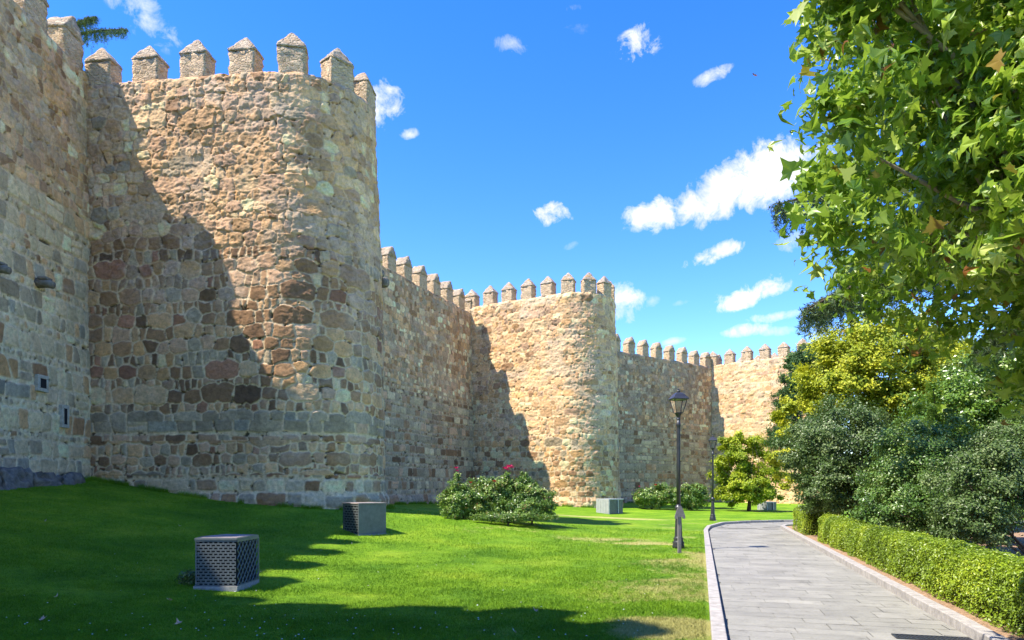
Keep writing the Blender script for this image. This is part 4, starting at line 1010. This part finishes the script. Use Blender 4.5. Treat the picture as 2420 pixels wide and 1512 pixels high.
# ------------------------------------------------------------------ lamp posts
def lamp_post():
    root = empty('lamp_post', (0, 0, 0)); tag(root, 'x', 'lamp post', 'lantern posts beside the walk')
    MB().box((0, 0, -.02), (.42, .42, .07), bev=.01).build('footing', M_['concrete'], root)
    MB().lathe([(.15, .01), (.15, .10), (.135, .13), (.15, .17), (.12, .20), (.115, .24), (.13, .27), (.10, .30), (.095, .34), (.085, .6), (.07, .92), (.062, .98), (.085, 1.0), (.095, 1.04), (.085, 1.08), (.06, 1.10), (.055, 1.13)], 20).build('base_column', M_['iron'], root, True)
    MB().lathe([(.052, 1.12), (.05, 2.2), (.044, 3.05), (.044, 3.10), (.056, 3.12), (.056, 3.18), (.044, 3.20), (.04, 3.27)], 18).build('pole', M_['iron'], root, True)
    h = MB(); 
    h.lathe([(.035, 3.26), (.05, 3.29), (.035, 3.33), (.06, 3.38), (.09, 3.44), (.098, 3.455)], 14)
    s4 = math.sqrt(2)
    w0, w1, z0, z1 = .085, .165, 3.45, 3.79
    for sx, sy in ((1, 1), (1, -1), (-1, 1), (-1, -1)):
        h.tube([(sx*w0, sy*w0, z0), (sx*w1, sy*w1, z1)], .010, 6)
    for z, w in ((z0, w0), (z1, w1)):
        for k in range(4):
            a, b = [(1, 1), (-1, 1), (-1, -1), (1, -1)][k], [(-1, 1), (-1, -1), (1, -1), (1, 1)][k]
            h.tube([(a[0]*w, a[1]*w, z), (b[0]*w, b[1]*w, z)], .010, 6)
    lan = h.build('lantern', M_['iron'], root)
    g = MB(); g.lathe([(w0*s4*.97, z0+.005), (w1*s4*.97, z1-.005)], 4, rot=R(45)); g.build('lantern_glass', M_['glass'], lan)
    MB().lathe([(.205*s4, 3.79), (.205*s4, 3.81), (.17*s4, 3.85), (.11*s4, 3.93), (.055*s4, 3.965), (.03, 3.97)], 4, rot=R(45)).build('lantern_roof', M_['iron'], lan)
    MB().lathe([(.03, 3.965), (.045, 3.985), (.045, 4.01), (.022, 4.02), (.022, 4.035), (.03, 4.045), (.0105, 4.07)], 12).build('finial', M_['iron'], lan, True)
    return root
LP1 = lamp_post(); LP1.location = (4.22, 17.7, .02); LP1.rotation_euler = (0, 0, R(8)); LP1['label'] = 'taller near iron lantern post standing behind the small grey sign post'
LP2 = copy_tree(LP1); LP2.location = (9.2, 32.0, .03); LP2.rotation_euler = (0, 0, R(-12)); LP2.scale = (.97, .97, .97); LP2['label'] = 'farther iron lantern post at the bend of the walk, in front of the golden tree'
# small sign post
sp = empty('sign_post', (3.92, 16.35, .03), R(8)); tag(sp, 'low weathered grey post with a pentagon head in front of the near lamp post', 'sign post')
MB().box((0, 0, .44), (.085, .05, .96), bev=.01).build('post', M_['post'], sp)
m = MB(); hp = [(-.125, .80), (-.07, .80), (-.055, .845), (.055, .845), (.07, .80), (.125, .80), (.13, .86), (.07, 1.02), (.03, 1.10), (-.03, 1.10), (-.07, 1.02), (-.13, .86)]
a = [m.bm.verts.new((x, -.045, z+.02)) for x, z in hp]; b = [m.bm.verts.new((x, -.028, z+.02)) for x, z in hp]
for i in range(len(hp)): m.bm.faces.new((a[i], a[(i+1) % len(hp)], b[(i+1) % len(hp)], b[i]))
m.bm.faces.new(a[::-1]); m.bm.faces.new(b); m.build('sign_head', M_['post'], sp)

# ------------------------------------------------------------------ ventilated metal boxes on the lawn
def grid_panel(m, w, h, nx, ny, hw, hh, M, t=.012, stagger=True):
    """plate with rectangular openings, built from strips"""
    ch = h/ny
    for j in range(ny):
        zc = (j+.5)*ch
        m.box((w/2, 0, zc+ch/2-(ch-hh)/4), (w, t, (ch-hh)/2), M=M); m.box((w/2, 0, zc-ch/2+(ch-hh)/4), (w, t, (ch-hh)/2), M=M)
        cw = w/nx
        xs = [i*cw for i in range(nx+1)] if (j % 2 or not stagger) else [cw/2+i*cw for i in range(nx)]
        sp_ = cw-hw
        for x in xs:
            a = max(0, x-sp_/2); b = min(w, x+sp_/2)
            if b-a > .002: m.box(((a+b)/2, 0, zc), (b-a, t, hh), M=M)
def placeM(x, y, z, ang): return Matrix.Translation((x, y, z)) @ Matrix.Rotation(ang, 4, 'Z')
def box_near(loc, label):
    root = empty('ventilation_box', loc); tag(root, label, 'ventilation box', 'metal boxes standing on the lawn')
    w, d, h = .60, .78, .74
    pl = [(-.02-w, 0), (0, -.01), (.03, d), (-w+.06, d+.12), (-w-.10, d*.55)]
    big = [(x*1.05-(.0), y*1.04-.02) for x, y in pl]
    MB().prism([(x*1.06+.01, y*1.05-.03) for x, y in pl][::1], -.25, .045).build('concrete_base', M_['concrete'], root)
    MB().prism([(x*.93-.02, y*.93+.025) for x, y in pl], .05, h-.02).build('inner_box', M_['dark'], root)
    # front plate in five narrow pressed strips
    m = MB(); x0 = -w-.02
    grid_panel(m, w, h-.07, 8, 15, .052, .024, placeM(x0, 0, .05, R(-1)), .010)
    m.box((x0+w/2, 0, h-.012), (w+.02, .025, .03)); m.build('perforated_front', M_['greysteel'], root)
    m = MB(); L = math.hypot(.03, d); ang = math.atan2(d, .03); T_ = placeM(.0, .0, .05, ang); n = 6; cell = L/n; hh = h-.07
    nz = round(hh/cell)
    for s_ in (1, -1):
        for k in range(-nz, n+nz+1):
            # diagonal bars clipped to the panel
            p = []; 
            for zz in np.linspace(0, hh, 2):
                p.append((k*cell+s_*zz*cell/(hh/nz), zz))
            (xa, za), (xb, zb) = p; 
            lo, hi = 0., 1.
            dx = xb-xa
            if dx > 0: lo = max(lo, (0-xa)/dx); hi = min(hi, (L-xa)/dx)
            else: lo = max(lo, (L-xa)/dx); hi = min(hi, (0-xa)/dx)
            if hi-lo > .02:
                A = Vector((xa+dx*lo, 0, za+(zb-za)*lo)); B = Vector((xa+dx*hi, 0, za+(zb-za)*hi))
                m.tube([T_@A, T_@B], .0085, 4)
    m.box((L/2, 0, 0), (L, .02, .02), M=T_); m.box((L/2, 0, hh), (L, .02, .03), M=T_); m.box((L, 0, hh/2), (.025, .02, hh), M=T_)
    m.build('lattice_side', M_['greysteel'], root)
    m = MB(); T2 = placeM(-w-.02, 0, .05, math.atan2(d*.55, -.08)); m.box((.22, 0, (h-.07)/2), (.44, .02, h-.07), M=T2); m.box((.10, -.012, (h-.07)/2), (.03, .02, h-.07), M=T2)
    m.build('side_panel', M_['greysteel'], root)
    lid = MB().prism([(x*1.03, y*1.03-.015) for x, y in pl], h-.005, h+.022).build('lid', M_['greysteel'], root)
    MB().prism([(x*.86-.03, y*.84+.06) for x, y in pl], h+.02, h+.03).build('dusty_top', M_['lid'], lid)
    return root
box_near((-4.11, 10.45, g1(-4.3, 10.8)+.03), 'nearest dark metal box with perforated front and lattice side, half in shade')
def box_mid(loc, rz, w, h, label):
    root = empty('ventilation_box', loc, rz); tag(root, label, 'ventilation box', 'metal boxes standing on the lawn')
    MB().box((0, 0, -.1), (w+.06, w+.06, .24)).build('concrete_base', M_['concrete'], root)
    MB().box((0, 0, h/2), (w-.08, w-.08, h-.06)).build('inner_box', M_['dark'], root)
    m = MB(); grid_panel(m, w-.04, h-.08, 5, 11, .13, .036, placeM(-w/2+.02, -w/2, .04, 0), .012)
    m.box((0, -w/2, h-.03), (w, .02, .05)); m.build('louvred_side', M_['greysteel'], root)
    m = MB(); m.box((w/2, 0, h/2), (.02, w, h-.02)); m.box((-w/2, 0, h/2), (.02, w, h-.02)); m.box((0, w/2, h/2), (w, .02, h-.02)); m.box((w/2, -w/2, h/2), (.04, .04, h), bev=.006)
    m.build('plain_side', M_['greysteel'], root)
    MB().box((0, 0, h+.012), (w+.05, w+.05, .03), bev=.005).build('lid', M_['lid'], root)
    return root
box_mid((-3.88, 18.35, g1(-3.6, 18.2)-.02), R(-47)+R(0), .80, .80, 'second metal box with louvred left side, close to the foot of the foreground tower')
def box_far(loc, rz, w, d, h, label):
    root = empty('ventilation_box', loc, rz); tag(root, label, 'ventilation box', 'metal boxes standing on the lawn')
    m = MB(); m.box((0, 0, h/2), (w-.04, d-.04, h-.04)); m.build('dark_side', M_['greysteel'], root)
    m = MB(); n = 5
    for i in range(n): m.box((-w/2-.005, -d/2+(i+.5)*d/n, h/2), (.05, d/n*.62, h-.06), bev=.008)
    m.box((-w/2, 0, h/2), (.03, d, h-.03)); m.build('ribbed_side', M_['lightsteel'], root)  # left side paler than the dark one: sunlit tone put into the colour
    m = MB(); m.box((w*.12, -d/2-.01, h/2), (.07, .05, h-.06), bev=.01); m.box((-w/2, -d/2, h/2), (.07, .05, h), bev=.01); m.build('corner_bar', M_['lightsteel'], root)
    MB().box((0, 0, h), (w+.04, d+.04, .06), bev=.01).build('lid', M_['lightsteel'], root)
box_far((5.55, 39.6, g1(5.5, 39)), R(38), 1.15, 1.0, .83, 'third box with pale ribbed and dark sides, on the lawn behind the rose bed')
box_far((17.1, 46.8, .02), R(30), .95, .8, .55, 'smallest and farthest pale box on the lawn beside the short hedge block')
# weeds beside the near box
zw = g1(-4.98, 10.75)
tree('weed', (-4.98, 10.75, zw), [(-4.98, 10.75, zw+.10, .16, .14, .12)], 320, .055, 'leaf_privet', 'little dark leafy weed against the left foot of the nearest box', 'weed', 301, .012, 30, .3, .9, zmin=0, trunk_h=.2, nlimb=3)

# drain grate in the walk
dg = empty('drain_grate', (4.42, 7.33, .008), R(-15)); tag(dg, 'slotted iron drain grate set in the paving at the bottom edge', 'drain grate')
m = MB()
for k in range(15): m.box((-.33+k*.047, 0, .004), (.020, .16, .010), rz=.3)
m.box((0, .10, .004), (.74, .025, .012)).box((0, -.10, .004), (.74, .025, .012)).box((-.36, 0, .004), (.025, .19, .012)).box((.36, 0, .004), (.025, .19, .012)); m.build('bars', M_['iron'], dg)
MB().box((0, 0, -.001), (.70, .18, .004)).build('pit', M_['dark'], dg)

# fallen leaves, daisies, grass blades
LV = [(107, 1331, 'pale'), (132, 1418, 'pale'), (98, 1471, 'brown'), (422, 1482, 'brown'), (318, 1251, 'pale'), (374, 1253, 'pale'), (426, 1308, 'pale'), (404, 1425, 'brown'), (1218, 1503, 'pale'), (1268, 1452, 'brown'), (2025, 1345, 'brown'), (2320, 1322, 'pale')]
for k, (px, py, kd) in enumerate(LV):
    Yv = EYE*F/(py-HY)
    for _ in range(12):
        x = (px-CX)/F*Yv; z = g1(x, Yv); Yv = (EYE-z)*F/(py-HY)
    x = (px-CX)/F*Yv; on_walk = px > 1700
    if on_walk and px > 2100: continue
    T, Fc = PLEAF; s_ = .13 if kd == 'brown' else .10
    me = npmesh('fallen_leaf', T*s_*np.array((1, .8, -1.5)), Fc, False); o = link('fallen_leaf', me, M_['deadleaf' if kd == 'brown' else 'deadleaf_pale'])
    o.location = (x, Yv, (.02 if on_walk else g1(x, Yv)+.045)); o.rotation_euler = (random.uniform(-.5, .5), random.uniform(-.5, .5), random.uniform(0, 6))
    lb = ['pale curled fallen leaf on the shaded lawn at the far left, upper of two', 'pale twisted fallen leaf on the shaded lawn at the far left, lower of two', 'crumpled brown fallen leaf in the lower left corner of the lawn', 'orange brown fallen leaf on the lawn in front of the nearest box', 'small pale fallen leaf high on the shaded lawn, left of its pair', 'small pale fallen leaf high on the shaded lawn, right of its pair', 'pale fallen leaf just left of the nearest box', 'small brown fallen leaf at the near left foot of the nearest box', 'pale fallen leaf at the bottom edge of the lawn in tower shadow', 'brown fallen leaf at the edge of the near shadow', 'reddish brown fallen leaf lying alone on the stone walk'][k]
    tag(o, lb, 'leaf', 'fallen leaves')
rg = np.random.default_rng(44)
def blades(n, ya, yb, hgt, wid, seed, name, mt):
    rg = np.random.default_rng(seed)
    u = rg.random(n); y = 1/(1/ya-u*(1/ya-1/yb)); lo = -.86*y; hi = .285*y+.1
    x = lo+(hi-lo)*rg.random(n)
    ok = (~inside(x, y, PATH)) & (pdist(x, y, PL) > .2) & (x > -12.6); x, y = x[ok], y[ok]; n = len(x)
    z = gz(x, y)-.0; a = rg.uniform(0, 6.28, n); s = (y/8)**.6
    h = hgt*rg.uniform(.5, 1.2, n)*s*(.45+1.1*fbm(x*1.6, y*1.6, 71, 3)); w = wid*s*rg.uniform(.7, 1.2, n)
    ln = rg.normal(0, .55, (n, 2))*h[:, None]
    b = np.stack([x, y, z], -1); dv = np.stack([np.cos(a)*w, np.sin(a)*w, 0*a], -1)
    V = np.stack([b-dv, b+dv, b+np.concatenate([ln, h[:, None]], 1)], 1).reshape(-1, 3)
    me = npmesh(name, V, np.arange(3*n).reshape(-1, 3), False); fattr(me, 'dry', np.repeat(dryf(x, y), 3))
    return tag(link(name, me, mt), 'short mown grass blades covering the lawn', 'grass', kind='stuff')
blades(420000, 5.5, 24, .026, .0038, 46, 'grass', M_['lawn'])
# longer tufts left unmown along the foot of the walls
B0 = []; rg = np.random.default_rng(61)
for f_, a_, b_, zt_, n_ in ((T1f, 0, 10.5, 14.27, 9000), (W1f, 29, 39.0, 14.7, 7000), (W2f, 11, 25, 13.1, 7000), (T2f, 0, 10, 13.48, 5000), (W3f, 10, 26, 12.4, 5000)):
    u = rg.uniform(a_, b_, n_); q, qn = f_(u); keep = fbm(u*2.2, u*0+3, 8, 3) > .46+.0*u
    off = .026*(zt_-1)+.12+np.abs(rg.normal(0, .10, n_)); P_ = q+qn*off[:, None]; B0.append(P_[keep])
B0 = np.concatenate(B0); n = len(B0); z = gz(B0[:, 0], B0[:, 1]); a = rg.uniform(0, 6.28, n); dist = np.maximum(B0[:, 1], 8)/20
h = rg.uniform(.05, .20, n)*dist**.3; w = .006*dist**.7; b = np.stack([B0[:, 0], B0[:, 1], z-.02], -1); dv = np.stack([np.cos(a)*w, np.sin(a)*w, 0*a], -1)
V = np.stack([b-dv, b+dv, b+np.concatenate([rg.normal(0, .35, (n, 2))*h[:, None], h[:, None]], 1)], 1).reshape(-1, 3)
me = npmesh('wall_foot_grass', V, np.arange(3*n).reshape(-1, 3), False); fattr(me, 'dry', np.full(3*n, .05))
tag(link('wall_foot_grass', me, M_['lawn']), 'ragged longer grass growing along the foot of the walls', 'grass', kind='stuff')
# daisies scattered in the grass
n = 150; V = []; Fq = []; rg = np.random.default_rng(50)
while len(Fq) < n*6:
    py = rg.uniform(1280, 1512); px = rg.normal(420, 330) if rg.random() < .6 else rg.uniform(500, 1650)
    if py < 1440 and rg.random() < .75: continue
    Yv = EYE*F/(py-HY)*.985; x = (px-CX)/F*Yv
    if x > .25*Yv or x < -9: continue
    z = g1(x, Yv)+.045; r = rg.uniform(.006, .011); i = len(V)
    V.append((x, Yv, z+.004)); 
    for k in range(6): V.append((x+r*math.cos(k*1.047), Yv+r*math.sin(k*1.047), z))
    for k in range(6): Fq.append((i, i+1+k, i+1+(k+1) % 6))
tag(link('daisies', npmesh('daisies', V, Fq, False), M_['petal_white']), 'tiny white daisies dotted over the lawn', 'daisies', kind='stuff')
# distant hill on the horizon
V = []; xs = np.linspace(-900, 1200, 80); 
for x in xs:
    hh = 18+30*fbm(np.array([x*.004]), np.array([1.]), 5, 3)[0]
    V += [(x, 700, -2), (x, 760, hh), (x, 1000, hh*.8)]
ii = np.arange(len(V)).reshape(-1, 3); Fq = np.concatenate([np.stack([ii[:-1, k], ii[1:, k], ii[1:, k+1], ii[:-1, k+1]], -1) for k in (0, 1)])
tag(link('hills', npmesh('hills', V, Fq), M_['hill']), kind='structure')
